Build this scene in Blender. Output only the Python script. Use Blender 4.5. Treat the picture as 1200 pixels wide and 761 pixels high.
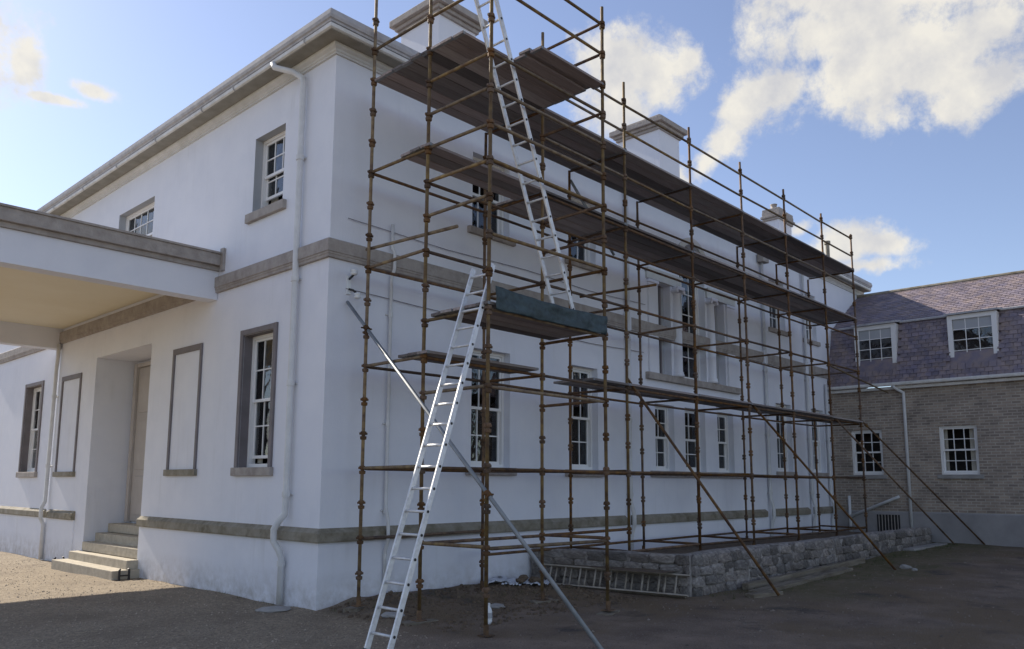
import bpy, bmesh, math, random
from mathutils import Vector, Matrix, noise as mnoise
random.seed(7)
scn = bpy.context.scene
for o in list(bpy.data.objects): bpy.data.objects.remove(o)
COL = scn.collection

# ------------------------------------------------------------------ camera
YAW, PITCH, ROLL, FPX, CYPX = 0.75249, 0.13664, 0.00441, 941.44, 437.69
CAM = Vector((-6.742, -10.124, 1.822))
cf = Vector((math.cos(YAW)*math.cos(PITCH), math.sin(YAW)*math.cos(PITCH), math.sin(PITCH)))
r0 = Vector((math.sin(YAW), -math.cos(YAW), 0)); u0 = r0.cross(cf)
cr = math.cos(ROLL)*r0 + math.sin(ROLL)*u0
cu = -math.sin(ROLL)*r0 + math.cos(ROLL)*u0
cd = bpy.data.cameras.new('camera'); co = bpy.data.objects.new('camera', cd); COL.objects.link(co)
co.matrix_world = Matrix(((cr.x, cu.x, -cf.x, CAM.x), (cr.y, cu.y, -cf.y, CAM.y), (cr.z, cu.z, -cf.z, CAM.z), (0, 0, 0, 1)))
cd.sensor_width = 36; cd.lens = FPX/1200*36; cd.shift_y = (CYPX-380.5)/1200
cd.clip_start = 0.05; cd.clip_end = 2000
scn.camera = co
scn.cycles.max_bounces = 6; scn.cycles.diffuse_bounces = 4; scn.cycles.glossy_bounces = 2
scn.render.resolution_x, scn.render.resolution_y = 1024, 649
def pixdir(x, y):
    d = cf + cr*((x-600)/FPX) - cu*((y-CYPX)/FPX); return d.normalized()

# ------------------------------------------------------------------ light
SUN_EL, SUN_AZ = math.radians(33), math.radians(1.6)      # azimuth measured from +Y towards -X
sd = Vector((-math.sin(SUN_AZ)*math.cos(SUN_EL), math.cos(SUN_AZ)*math.cos(SUN_EL), math.sin(SUN_EL)))
sl = bpy.data.lights.new('sun', 'SUN'); so = bpy.data.objects.new('sun', sl); COL.objects.link(so)
sl.energy = 4.5; sl.angle = math.radians(0.5); sl.color = (1, 0.9, 0.76)
so.rotation_euler = (-sd).to_track_quat('-Z', 'Y').to_euler(); so.location = (0, 0, 30)
scn.view_settings.view_transform = 'Standard'; scn.view_settings.look = 'None'
scn.view_settings.exposure = 0.70; scn.view_settings.gamma = 1.0; scn.view_settings.use_curve_mapping = False

W = bpy.data.worlds.new('World'); scn.world = W; W.use_nodes = True
nt = W.node_tree; N = nt.nodes; LK = nt.links; N.clear()
def nd(t, **k):
    n = N.new(t)
    for a, b in k.items(): setattr(n, a, b)
    return n
def mth(op, a, b=None, c=None, clamp=False):
    n = nd('ShaderNodeMath', operation=op); n.use_clamp = clamp
    for i, v in enumerate((a, b, c)):
        if v is None: continue
        if isinstance(v, (int, float)): n.inputs[i].default_value = v
        else: LK.new(v, n.inputs[i])
    return n.outputs[0]
sky = nd('ShaderNodeTexSky', sky_type='NISHITA'); sky.sun_disc = False
sky.sun_elevation = SUN_EL; sky.sun_rotation = -SUN_AZ; sky.altitude = 50; sky.air_density = 1.0; sky.dust_density = 0.25; sky.ozone_density = 4.0
bg1 = nd('ShaderNodeBackground'); bg1.inputs[1].default_value = 0.104
hs = nd('ShaderNodeHueSaturation'); hs.inputs['Saturation'].default_value = 0.82; hs.inputs['Hue'].default_value = 0.508; LK.new(sky.outputs[0], hs.inputs['Color']); LK.new(hs.outputs[0], bg1.inputs[0])
tc = nd('ShaderNodeTexCoord'); dirv = tc.outputs['Generated']
sep = nd('ShaderNodeSeparateXYZ'); LK.new(dirv, sep.inputs[0])
az = mth('ARCTAN2', sep.outputs[1], sep.outputs[0]); el = mth('ARCSINE', sep.outputs[2])
cmb = nd('ShaderNodeCombineXYZ'); LK.new(az, cmb.inputs[0]); LK.new(el, cmb.inputs[1])
def azel(px, py):
    d = pixdir(px, py); return math.atan2(d.y, d.x), math.asin(d.z)
BLOBS = [(762, 92, 58, 36, 8), (722, 74, 40, 30, 0), (735, 130, 32, 26, 0), (806, 70, 20, 14, 0),
 (985, 36, 78, 34, 0), (1075, 72, 84, 44, -8), (985, 92, 58, 32, 15), (918, 105, 44, 24, 8), (872, 128, 34, 28, 40), (850, 166, 24, 20, 40), (826, 192, 24, 14, 40),
 (1146, 96, 40, 28, 0), (1120, 122, 28, 16, 0), (1000, -20, 90, 46, 0), (1160, 30, 22, 18, 0), (1120, -40, 90, 46, 0),
 (985, 290, 40, 24, 0), (1032, 288, 34, 13, -10), (1012, 312, 46, 10, 0), (938, 268, 16, 9, 20),
 (28, 80, 18, 30, 0), (108, 106, 26, 9, -8), (62, 116, 34, 6, 0), (-40, 70, 50, 50, 0), (788, 214, 26, 24, 30)]
field = None
for (bx, by, rx, ry, rot) in BLOBS:
    a, e = azel(bx, by)
    m = nd('ShaderNodeMapping', vector_type='TEXTURE'); LK.new(cmb.outputs[0], m.inputs[0])
    m.inputs['Location'].default_value = (a, e, 0); m.inputs['Rotation'].default_value = (0, 0, math.radians(-rot) if False else math.radians(180-rot))
    m.inputs['Scale'].default_value = (rx/FPX/math.cos(e)*1.0, ry/FPX, 1)
    ln = nd('ShaderNodeVectorMath', operation='LENGTH'); LK.new(m.outputs[0], ln.inputs[0])
    field = ln.outputs['Value'] if field is None else mth('SMOOTH_MIN', field, ln.outputs['Value'], 0.25)
# the rest of the sky carries the same kind of broken cloud
nz0 = nd('ShaderNodeTexNoise'); nz0.inputs['Scale'].default_value = 2.6; nz0.inputs['Detail'].default_value = 2; LK.new(dirv, nz0.inputs['Vector'])
a0, e0 = azel(600, 330)
mf = nd('ShaderNodeMapping', vector_type='TEXTURE'); LK.new(cmb.outputs[0], mf.inputs[0]); mf.inputs['Location'].default_value = (a0, e0, 0); mf.inputs['Scale'].default_value = (0.78, 0.66, 1)
lf = nd('ShaderNodeVectorMath', operation='LENGTH'); LK.new(mf.outputs[0], lf.inputs[0])
inside = mth('SUBTRACT', 1.35, lf.outputs['Value'], clamp=True)
gen = mth('ADD', mth('MULTIPLY_ADD', nz0.outputs[0], -8.0, 5.9), mth('MULTIPLY', inside, 12.0))
field = mth('SMOOTH_MIN', field, gen, 0.2)
nz = nd('ShaderNodeTexNoise'); nz.inputs['Scale'].default_value = 9.5; nz.inputs['Detail'].default_value = 10; nz.inputs['Roughness'].default_value = 0.66; nz.inputs['Distortion'].default_value = 0.25
LK.new(dirv, nz.inputs['Vector'])
nz3 = nd('ShaderNodeTexNoise'); nz3.inputs['Scale'].default_value = 26; nz3.inputs['Detail'].default_value = 8; nz3.inputs['Roughness'].default_value = 0.66; LK.new(dirv, nz3.inputs['Vector'])
dens_in = mth('MULTIPLY_ADD', nz3.outputs[0], -1.9, mth('MULTIPLY_ADD', nz.outputs[0], -3.0, mth('ADD', field, 2.45)))
cr1 = nd('ShaderNodeMapRange'); cr1.interpolation_type = 'SMOOTHSTEP'; LK.new(dens_in, cr1.inputs['Value'])
for k, v in (('From Min', 1.42), ('From Max', 0.52), ('To Min', 0), ('To Max', 1)): cr1.inputs[k].default_value = v
# lumps of cloud: the side turned to the sun is brighter than the far side
def lump(off):
    va = nd('ShaderNodeVectorMath', operation='ADD'); LK.new(dirv, va.inputs[0]); va.inputs[1].default_value = off
    z = nd('ShaderNodeTexNoise'); z.inputs['Scale'].default_value = 9; z.inputs['Detail'].default_value = 6; z.inputs['Roughness'].default_value = 0.6; LK.new(va.outputs[0], z.inputs['Vector']); return z.outputs[0]
shade = mth('MULTIPLY_ADD', mth('SUBTRACT', lump((0, 0, 0)), lump(tuple(sd*0.035))), 2.6, 0.62)
ramp = nd('ShaderNodeValToRGB'); LK.new(shade, ramp.inputs[0])
ramp.color_ramp.elements[0].position = 0.12; ramp.color_ramp.elements[0].color = (0.66, 0.66, 0.68, 1)
ramp.color_ramp.elements[1].position = 0.85; ramp.color_ramp.elements[1].color = (0.93, 0.89, 0.80, 1)
bg2 = nd('ShaderNodeBackground'); bg2.inputs[1].default_value = 0.60; LK.new(ramp.outputs[0], bg2.inputs[0])
mix = nd('ShaderNodeMixShader'); LK.new(mth('MULTIPLY', cr1.outputs[0], 0.95), mix.inputs[0]); LK.new(bg1.outputs[0], mix.inputs[1]); LK.new(bg2.outputs[0], mix.inputs[2])
W.cycles.sampling_method = 'MANUAL'; W.cycles.sample_map_resolution = 512
wo = nd('ShaderNodeOutputWorld'); LK.new(mix.outputs[0], wo.inputs[0])

# ------------------------------------------------------------------ materials
def mat(name, base, var=None, rough=0.7, metal=0.0, scale=3.0, bump=0.0, bscale=40.0, streak=None, island=0.0, objvar=0.0, grime=None, spec=0.5, stretch=None, contrast=(0.35, 0.65)):
    m = bpy.data.materials.new(name); m.use_nodes = True
    t = m.node_tree; n = t.nodes; l = t.links; b = n['Principled BSDF']
    b.inputs['Roughness'].default_value = rough; b.inputs['Metallic'].default_value = metal; b.inputs['Specular IOR Level'].default_value = spec
    tx = n.new('ShaderNodeTexCoord'); vec = tx.outputs['Object']
    if stretch:
        mp = n.new('ShaderNodeMapping'); mp.inputs['Scale'].default_value = stretch; l.new(vec, mp.inputs[0]); vec = mp.outputs[0]
    col = None
    def rgb(c):
        r = n.new('ShaderNodeRGB'); r.outputs[0].default_value = (*c, 1); return r.outputs[0]
    col = rgb(base)
    def mixc(a, bb, f):
        x = n.new('ShaderNodeMix'); x.data_type = 'RGBA'; l.new(a, x.inputs[6]); l.new(bb, x.inputs[7])
        if isinstance(f, float): x.inputs[0].default_value = f
        else: l.new(f, x.inputs[0])
        return x.outputs[2]
    def nzv(s, det=5, v=None, lo=0.35, hi=0.65, rg=0.6):
        z = n.new('ShaderNodeTexNoise'); z.inputs['Scale'].default_value = s; z.inputs['Detail'].default_value = det; z.inputs['Roughness'].default_value = rg
        l.new(v or vec, z.inputs['Vector'])
        r = n.new('ShaderNodeMapRange'); l.new(z.outputs[0], r.inputs[0]); r.inputs[1].default_value = lo; r.inputs[2].default_value = hi; return r.outputs[0]
    if var:
        for i, c in enumerate(var):
            col = mixc(col, rgb(c), nzv(scale*(1+1.7*i), 6, None, contrast[0]+0.05*i, contrast[1]+0.07*i))
    if streak:
        mp = n.new('ShaderNodeMapping'); mp.inputs['Scale'].default_value = (3, 3, 0.25); l.new(tx.outputs['Object'], mp.inputs[0])
        s1 = nzv(2.2, 6, mp.outputs[0], 0.52, 0.8); s2 = nzv(0.7, 2, None, 0.45, 0.7)
        mm = n.new('ShaderNodeMath'); mm.operation = 'MULTIPLY'; l.new(s1, mm.inputs[0]); l.new(s2, mm.inputs[1])
        col = mixc(col, rgb(streak), mm.outputs[0])
    if island:
        g = n.new('ShaderNodeNewGeometry'); h = n.new('ShaderNodeHueSaturation'); l.new(col, h.inputs['Color'])
        r = n.new('ShaderNodeMapRange'); l.new(g.outputs['Random Per Island'], r.inputs[0]); r.inputs[3].default_value = 1-island; r.inputs[4].default_value = 1+island
        l.new(r.outputs[0], h.inputs['Value']); col = h.outputs[0]
    if objvar:
        g = n.new('ShaderNodeObjectInfo'); h = n.new('ShaderNodeHueSaturation'); l.new(col, h.inputs['Color'])
        r = n.new('ShaderNodeMapRange'); l.new(g.outputs['Random'], r.inputs[0]); r.inputs[3].default_value = 1-objvar; r.inputs[4].default_value = 1+objvar
        l.new(r.outputs[0], h.inputs['Value']); col = h.outputs[0]
        w2 = n.new('ShaderNodeTexWhiteNoise'); w2.noise_dimensions = '1D'; l.new(g.outputs['Random'], w2.inputs['W'])
        r2 = n.new('ShaderNodeMapRange'); l.new(w2.outputs['Value'], r2.inputs[0]); r2.inputs[3].default_value = 0.7; r2.inputs[4].default_value = 1.25; l.new(r2.outputs[0], h.inputs['Saturation'])
    if grime:
        sz = n.new('ShaderNodeSeparateXYZ'); l.new(tx.outputs['Object'], sz.inputs[0])
        for (z0, z1, c, amt) in grime:
            r = n.new('ShaderNodeMapRange'); l.new(sz.outputs[2], r.inputs[0]); r.inputs[1].default_value = z1; r.inputs[2].default_value = z0
            mm = n.new('ShaderNodeMath'); mm.operation = 'MULTIPLY'; l.new(r.outputs[0], mm.inputs[0]); l.new(nzv(5.5, 8, None, 0.35, 0.75, 0.7), mm.inputs[1])
            m2 = n.new('ShaderNodeMath'); m2.operation = 'MULTIPLY'; l.new(mm.outputs[0], m2.inputs[0]); m2.inputs[1].default_value = amt
            col = mixc(col, rgb(c), m2.outputs[0])
    l.new(col, b.inputs['Base Color'])
    if bump:
        z = n.new('ShaderNodeTexNoise'); z.inputs['Scale'].default_value = bscale; z.inputs['Detail'].default_value = 4; l.new(vec, z.inputs['Vector'])
        bp = n.new('ShaderNodeBump'); bp.inputs['Strength'].default_value = bump; bp.inputs['Distance'].default_value = 0.02; l.new(z.outputs[0], bp.inputs['Height']); l.new(bp.outputs[0], b.inputs['Normal'])
    return m
M = {}
M['wall'] = mat('white_render', (0.76, 0.785, 0.86), [(0.72, 0.745, 0.82), (0.785, 0.805, 0.87)], 0.8, scale=0.7, bump=0.12, bscale=30, streak=(0.65, 0.665, 0.71), grime=[(-0.05, 0.55, (0.30, 0.27, 0.23), 0.9)])
M['stone'] = mat('grey_stone', (0.37, 0.335, 0.31), [(0.28, 0.25, 0.23), (0.43, 0.395, 0.365)], 0.85, scale=2.4, bump=0.35, bscale=25)
M['stone_moss'] = mat('weathered_band', (0.27, 0.245, 0.195), [(0.155, 0.135, 0.09), (0.33, 0.305, 0.255)], 0.9, scale=2.2, bump=0.4, bscale=22)
M['trim'] = mat('trim_paint', (0.20, 0.18, 0.19), [(0.16, 0.145, 0.15)], 0.7, scale=3, bump=0.1)
M['cornice'] = mat('cornice_paint', (0.66, 0.66, 0.65), [(0.55, 0.55, 0.53)], 0.75, scale=2.5, bump=0.15)
M['soffit'] = mat('eaves_soffit', (0.31, 0.295, 0.25), [(0.24, 0.225, 0.185)], 0.8, scale=3)  # dark olive: the shade under the eaves is put into this colour
M['blocking'] = mat('lead_grey_coping', (0.44, 0.44, 0.46), [(0.34, 0.34, 0.37), (0.52, 0.52, 0.53)], 0.7, scale=2)
M['gutter'] = mat('gutter_paint', (0.72, 0.72, 0.71), [(0.58, 0.57, 0.54)], 0.5, scale=4)
M['pipe'] = mat('pipe_paint', (0.70, 0.71, 0.72), [(0.6, 0.61, 0.62)], 0.45, scale=4)
M['cream'] = mat('cream_paint', (0.84, 0.79, 0.64), [(0.80, 0.74, 0.58)], 0.75, scale=0.8, bump=0.05)
M['sash'] = mat('white_gloss', (0.82, 0.82, 0.82), None, 0.4)
M['rust'] = mat('rusty_tube', (0.115, 0.064, 0.038), [(0.20, 0.115, 0.045), (0.055, 0.033, 0.027)], 0.75, 0.2, scale=4, objvar=0.35, bump=0.3, bscale=60)
M['rust2'] = mat('weathered_tube', (0.18, 0.135, 0.085), [(0.27, 0.195, 0.09), (0.085, 0.05, 0.038)], 0.7, 0.2, scale=3, objvar=0.3, bump=0.3, bscale=60)
M['galv'] = mat('galvanised_tube', (0.30, 0.32, 0.34), [(0.22, 0.24, 0.26)], 0.6, 0.4, scale=5)
M['alu'] = mat('aluminium', (0.72, 0.73, 0.74), [(0.56, 0.56, 0.56), (0.78, 0.78, 0.78)], 0.48, 0.45, scale=7, bump=0.1, bscale=80)
M['alu_old'] = mat('dull_aluminium', (0.42, 0.385, 0.34), [(0.30, 0.265, 0.22)], 0.6, 0.1, scale=6)
M['board'] = mat('scaffold_board', (0.23, 0.20, 0.195), [(0.175, 0.145, 0.14), (0.27, 0.24, 0.235)], 0.85, scale=3, objvar=0.6, bump=0.3, bscale=30, stretch=(0.25, 3, 3))
M['wood'] = mat('old_timber', (0.20, 0.17, 0.13), [(0.11, 0.09, 0.065), (0.27, 0.24, 0.19)], 0.9, scale=2.5, bump=0.4, stretch=(0.3, 2, 2))
M['slate'] = mat('slates', (0.21, 0.18, 0.215), [(0.165, 0.145, 0.195), (0.30, 0.235, 0.21)], 0.65, scale=1.3, bump=0.2, island=0.2)
M['roof'] = mat('main_slates', (0.15, 0.14, 0.16), [(0.11, 0.1, 0.12)], 0.7, scale=2)
M['tarp'] = mat('teal_sheet', (0.026, 0.05, 0.058), [(0.016, 0.03, 0.037), (0.042, 0.075, 0.085)], 0.55, scale=5, bump=0.3, bscale=18)
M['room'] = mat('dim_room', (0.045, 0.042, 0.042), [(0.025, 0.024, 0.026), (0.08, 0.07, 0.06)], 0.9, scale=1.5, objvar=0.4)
M['iron'] = mat('black_iron', (0.03, 0.03, 0.032), None, 0.5, 0.4)
M['rubble'] = mat('old_wall', (0.24, 0.225, 0.215), [(0.11, 0.095, 0.09), (0.38, 0.355, 0.33)], 0.95, scale=4.6, bump=1.0, bscale=7, streak=(0.045, 0.038, 0.036), stretch=(1, 1, 0.45), contrast=(0.38, 0.64))
M['rubble_stone'] = mat('rubble_stone', (0.185, 0.168, 0.158), [(0.085, 0.072, 0.068), (0.28, 0.26, 0.24)], 0.95, scale=1.6, bump=1.0, bscale=6, objvar=0.45)
M['concrete'] = mat('concrete', (0.36, 0.35, 0.34), [(0.25, 0.24, 0.23)], 0.9, scale=2, bump=0.3)
M['step'] = mat('step_stone', (0.48, 0.43, 0.34), [(0.38, 0.34, 0.27), (0.55, 0.5, 0.41)], 0.9, scale=3, bump=0.3, bscale=30)
M['door'] = mat('door_paint', (0.50, 0.465, 0.44), [(0.45, 0.415, 0.39)], 0.55)
M['plaster'] = mat('lime_base', (0.34, 0.33, 0.335), [(0.27, 0.262, 0.265)], 0.9, scale=1.5, bump=0.2)
M['soil'] = mat('dug_soil', (0.125, 0.09, 0.062), [(0.08, 0.057, 0.04), (0.17, 0.13, 0.092)], 1.0, scale=4, bump=0.8, bscale=18)
M['pebble'] = mat('pebbles', (0.30, 0.25, 0.195), None, 0.9, island=0.45)
M['grit'] = mat('yard_grit', (0.17, 0.14, 0.115), None, 0.95, island=0.5)
M['grass'] = mat('grass', (0.07, 0.085, 0.03), None, 0.9, island=0.4)
M['white_plastic'] = mat('white_plastic', (0.75, 0.78, 0.80), None, 0.3)
M['sheet'] = mat('plastic_sheet', (0.62, 0.66, 0.74), [(0.5, 0.54, 0.62)], 0.4, scale=6)
M['blind'] = mat('pale_grey', (0.42, 0.44, 0.47), [(0.38, 0.40, 0.43)], 0.6, scale=1)  # plain pale grey; on the Venetian side lights it stands for reflected sky
M['curtain'] = mat('curtain', (0.55, 0.53, 0.47), None, 0.9)

def glass_mat():
    m = bpy.data.materials.new('window_glass'); m.use_nodes = True; n = m.node_tree.nodes; l = m.node_tree.links; n.clear()
    out = n.new('ShaderNodeOutputMaterial'); gl = n.new('ShaderNodeBsdfGlossy'); gl.inputs['Roughness'].default_value = 0.03; gl.inputs['Color'].default_value = (0.95, 0.97, 1, 1)
    tr = n.new('ShaderNodeBsdfTransparent'); tr.inputs['Color'].default_value = (0.72, 0.74, 0.74, 1); fr = n.new('ShaderNodeFresnel'); fr.inputs['IOR'].default_value = 1.75
    z = n.new('ShaderNodeTexNoise'); z.inputs['Scale'].default_value = 4.0; tx = n.new('ShaderNodeTexCoord'); l.new(tx.outputs['Object'], z.inputs['Vector'])
    bp = n.new('ShaderNodeBump'); bp.inputs['Strength'].default_value = 0.12; bp.inputs['Distance'].default_value = 0.05; l.new(z.outputs[0], bp.inputs['Height']); l.new(bp.outputs[0], gl.inputs['Normal']); l.new(bp.outputs[0], fr.inputs['Normal'])
    mx = n.new('ShaderNodeMixShader'); l.new(fr.outputs[0], mx.inputs[0]); l.new(tr.outputs[0], mx.inputs[1]); l.new(gl.outputs[0], mx.inputs[2]); l.new(mx.outputs[0], out.inputs[0])
    return m
M['glass'] = glass_mat()

def brick_mat():
    m = bpy.data.materials.new('brown_brick'); m.use_nodes = True; t = m.node_tree; n = t.nodes; l = t.links; b = n['Principled BSDF']; b.inputs['Roughness'].default_value = 0.9
    tx = n.new('ShaderNodeTexCoord'); s = n.new('ShaderNodeSeparateXYZ'); l.new(tx.outputs['Object'], s.inputs[0])
    c = n.new('ShaderNodeCombineXYZ'); l.new(s.outputs[1], c.inputs[0]); l.new(s.outputs[2], c.inputs[1])
    # courses wander a little, so the joints are not ruler-straight
    wz = n.new('ShaderNodeTexNoise'); wz.inputs['Scale'].default_value = 5.0; l.new(tx.outputs['Object'], wz.inputs['Vector'])
    va = n.new('ShaderNodeVectorMath'); va.operation = 'MULTIPLY_ADD'; l.new(wz.outputs['Color'], va.inputs[0]); va.inputs[1].default_value = (0.03, 0.02, 0); l.new(c.outputs[0], va.inputs[2])
    br = n.new('ShaderNodeTexBrick'); l.new(va.outputs[0], br.inputs['Vector'])
    br.inputs['Color1'].default_value = (0.55, 0.435, 0.345, 1); br.inputs['Color2'].default_value = (0.31, 0.245, 0.205, 1); br.inputs['Mortar'].default_value = (0.60, 0.54, 0.46, 1)
    br.inputs['Scale'].default_value = 1; br.inputs['Brick Width'].default_value = 0.235; br.inputs['Row Height'].default_value = 0.082; br.inputs['Mortar Size'].default_value = 0.013; br.inputs['Bias'].default_value = 0.0
    z = n.new('ShaderNodeTexNoise'); z.inputs['Scale'].default_value = 2.2; z.inputs['Detail'].default_value = 6; l.new(tx.outputs['Object'], z.inputs['Vector'])
    x = n.new('ShaderNodeMix'); x.data_type = 'RGBA'; x.blend_type = 'MULTIPLY'; x.inputs[0].default_value = 0.75; l.new(br.outputs[0], x.inputs[6]); l.new(z.outputs[0], x.inputs[7])
    h = n.new('ShaderNodeBrightContrast'); l.new(x.outputs[2], h.inputs[0]); h.inputs[1].default_value = 0.045
    l.new(h.outputs[0], b.inputs['Base Color'])
    bp = n.new('ShaderNodeBump'); bp.inputs['Strength'].default_value = 0.8; bp.inputs['Distance'].default_value = 0.015; bp.invert = True; l.new(br.outputs['Fac'], bp.inputs['Height']); l.new(bp.outputs[0], b.inputs['Normal'])
    return m
M['brick'] = brick_mat()

def ground_mat():
    m = bpy.data.materials.new('yard_surface'); m.use_nodes = True; t = m.node_tree; n = t.nodes; l = t.links; b = n['Principled BSDF']; b.inputs['Roughness'].default_value = 0.95
    tx = n.new('ShaderNodeTexCoord'); P = tx.outputs['Object']
    s = n.new('ShaderNodeSeparateXYZ'); l.new(P, s.inputs[0])
    def nz(sc, det=6, rg=0.6, lo=0.0, hi=1.0):
        z = n.new('ShaderNodeTexNoise'); z.inputs['Scale'].default_value = sc; z.inputs['Detail'].default_value = det; z.inputs['Roughness'].default_value = rg; l.new(P, z.inputs['Vector'])
        r = n.new('ShaderNodeMapRange'); l.new(z.outputs[0], r.inputs[0]); r.inputs[1].default_value = lo; r.inputs[2].default_value = hi; return r.outputs[0]
    def mx(a, bb, f):
        x = n.new('ShaderNodeMix'); x.data_type = 'RGBA'
        for i, v in ((6, a), (7, bb)):
            if isinstance(v, tuple): x.inputs[i].default_value = (*v, 1)
            else: l.new(v, x.inputs[i])
        l.new(f, x.inputs[0]); return x.outputs[2]
    def ma(op, a, bb, c=None):
        x = n.new('ShaderNodeMath'); x.operation = op
        for i, v in enumerate((a, bb, c)):
            if v is None: continue
            if isinstance(v, (int, float)): x.inputs[i].default_value = v
            else: l.new(v, x.inputs[i])
        return x.outputs[0]
    vo = n.new('ShaderNodeTexVoronoi'); vo.inputs['Scale'].default_value = 38; l.new(P, vo.inputs['Vector'])
    vs = n.new('ShaderNodeSeparateXYZ'); l.new(vo.outputs['Color'], vs.inputs[0])
    gravel = mx((0.175, 0.138, 0.096), (0.345, 0.28, 0.20), vs.outputs[0])
    gravel = mx(gravel, (0.17, 0.13, 0.09), nz(0.9, 5, 0.6, 0.45, 0.75))
    asph = mx((0.125, 0.09, 0.066), (0.24, 0.18, 0.135), nz(1.1, 7, 0.65, 0.35, 0.68))
    asph = mx(asph, (0.30, 0.27, 0.24), nz(48, 3, 0.6, 0.58, 0.72))
    asph = mx(asph, (0.15, 0.105, 0.062), nz(0.35, 5, 0.6, 0.46, 0.60))
    asph = mx(asph, (0.055, 0.046, 0.042), nz(0.75, 7, 0.7, 0.56, 0.68))
    moss = mx((0.085, 0.08, 0.03), (0.15, 0.115, 0.07), nz(6, 6, 0.7, 0.4, 0.62))
    # moss and dirt creep out from the low wall and the annex
    dw = ma('ADD', ma('MULTIPLY', ma('ADD', s.outputs[1], 3.0), -0.75), ma('MULTIPLY', nz(0.8, 5), -3.2))
    near = n.new('ShaderNodeMapRange'); l.new(dw, near.inputs[0]); near.inputs[1].default_value = 0.15; near.inputs[2].default_value = -1.0
    g2 = n.new('ShaderNodeMapRange'); l.new(s.outputs[0], g2.inputs[0]); g2.inputs[1].default_value = 4.5; g2.inputs[2].default_value = 7.5
    right = mx(asph, moss, ma('MULTIPLY', near.outputs[0], g2.outputs[0]))
    fx = ma('ADD', ma('ADD', s.outputs[0], ma('MULTIPLY', s.outputs[1], -0.55)), ma('MULTIPLY', nz(0.9, 5), 2.2))
    f = n.new('ShaderNodeMapRange'); f.interpolation_type = 'SMOOTHSTEP'; l.new(fx, f.inputs[0]); f.inputs[1].default_value = 0.9; f.inputs[2].default_value = 2.6
    l.new(mx(gravel, right, f.outputs[0]), b.inputs['Base Color'])
    bp = n.new('ShaderNodeBump'); bp.inputs['Strength'].default_value = 0.7; bp.inputs['Distance'].default_value = 0.02; l.new(ma('ADD', vo.outputs['Distance'], nz(14, 5)), bp.inputs['Height']); l.new(bp.outputs[0], b.inputs['Normal'])
    return m
M['ground'] = ground_mat()

# ------------------------------------------------------------------ mesh helpers
class MB:
    def __init__(s): s.v = []; s.f = []
    def quad(s, a, b, c, d): i = len(s.v); s.v += [tuple(a), tuple(b), tuple(c), tuple(d)]; s.f.append((i, i+1, i+2, i+3)); return s
    def poly(s, pts): i = len(s.v); s.v += [tuple(p) for p in pts]; s.f.append(tuple(range(i, i+len(pts)))); return s
    def hexa(s, p):     # 8 corners: bottom 4, top 4
        i = len(s.v); s.v += [tuple(q) for q in p]
        s.f += [tuple(i+k for k in q) for q in ((3, 2, 1, 0), (4, 5, 6, 7), (0, 1, 5, 4), (1, 2, 6, 5), (2, 3, 7, 6), (3, 0, 4, 7))]; return s
    def box(s, x0, x1, y0, y1, z0, z1, T=None):
        p = [(x0, y0, z0), (x1, y0, z0), (x1, y1, z0), (x0, y1, z0), (x0, y0, z1), (x1, y0, z1), (x1, y1, z1), (x0, y1, z1)]
        if T: p = [T(*q) for q in p]
        return s.hexa(p)
    def tube(s, pts, r, n=10, cap=True):
        pts = [Vector(p) for p in pts]; rs = r if isinstance(r, (list, tuple)) else [r]*len(pts)
        rings = []; prev = None
        for k, p in enumerate(pts):
            if k == 0: d = pts[1]-p
            elif k == len(pts)-1: d = p-pts[k-1]
            else: d = (pts[k+1]-p).normalized()+(p-pts[k-1]).normalized()
            d.normalize()
            if prev is None: a = d.orthogonal().normalized()
            else: a = (prev-d*prev.dot(d)).normalized()
            prev = a; b = d.cross(a); i = len(s.v)
            s.v += [tuple(p+(a*math.cos(t)+b*math.sin(t))*rs[k]) for t in [2*math.pi*j/n for j in range(n)]]; rings.append(i)
        for q in range(len(rings)-1):
            i, j = rings[q], rings[q+1]
            s.f += [(i+k, i+(k+1) % n, j+(k+1) % n, j+k) for k in range(n)]
        if cap: s.f += [tuple(rings[0]+k for k in range(n))[::-1], tuple(rings[-1]+k for k in range(n))]
        return s
    def lathe(s, prof, c=(0, 0, 0), n=20):
        i = len(s.v)
        for r, z in prof: s.v += [(c[0]+r*math.cos(2*math.pi*k/n), c[1]+r*math.sin(2*math.pi*k/n), c[2]+z) for k in range(n)]
        for q in range(len(prof)-1): s.f += [(i+q*n+k, i+q*n+(k+1) % n, i+(q+1)*n+(k+1) % n, i+(q+1)*n+k) for k in range(n)]
        s.f += [tuple(i+k for k in range(n))[::-1], tuple(i+(len(prof)-1)*n+k for k in range(n))]
        return s
    def mesh(s, name, m, smooth=False, bevel=0):
        me = bpy.data.meshes.new(name); me.from_pydata(s.v, [], s.f)
        bm = bmesh.new(); bm.from_mesh(me); bmesh.ops.recalc_face_normals(bm, faces=bm.faces)
        if bevel: bmesh.ops.bevel(bm, geom=bm.edges[:], offset=bevel, segments=2, profile=0.6, affect='EDGES')
        bm.to_mesh(me); bm.free()
        if smooth: me.polygons.foreach_set('use_smooth', [True]*len(me.polygons))
        me.materials.append(M[m]); return me
    def build(s, name, m, parent=None, smooth=False, bevel=0):
        return put(name, s.mesh(name, m, smooth, bevel), parent)
def world_loc(o):
    v = Vector((0, 0, 0))
    while o: v += o.location; o = o.parent
    return v
def put(name, me, parent=None, loc=None):
    """mesh in world coordinates (loc None) or placed at a world location"""
    o = bpy.data.objects.new(name, me); COL.objects.link(o); o.parent = parent
    base = world_loc(parent) if parent else Vector((0, 0, 0))
    o.location = (Vector(loc) if loc is not None else Vector((0, 0, 0)))-base
    return o
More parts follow.
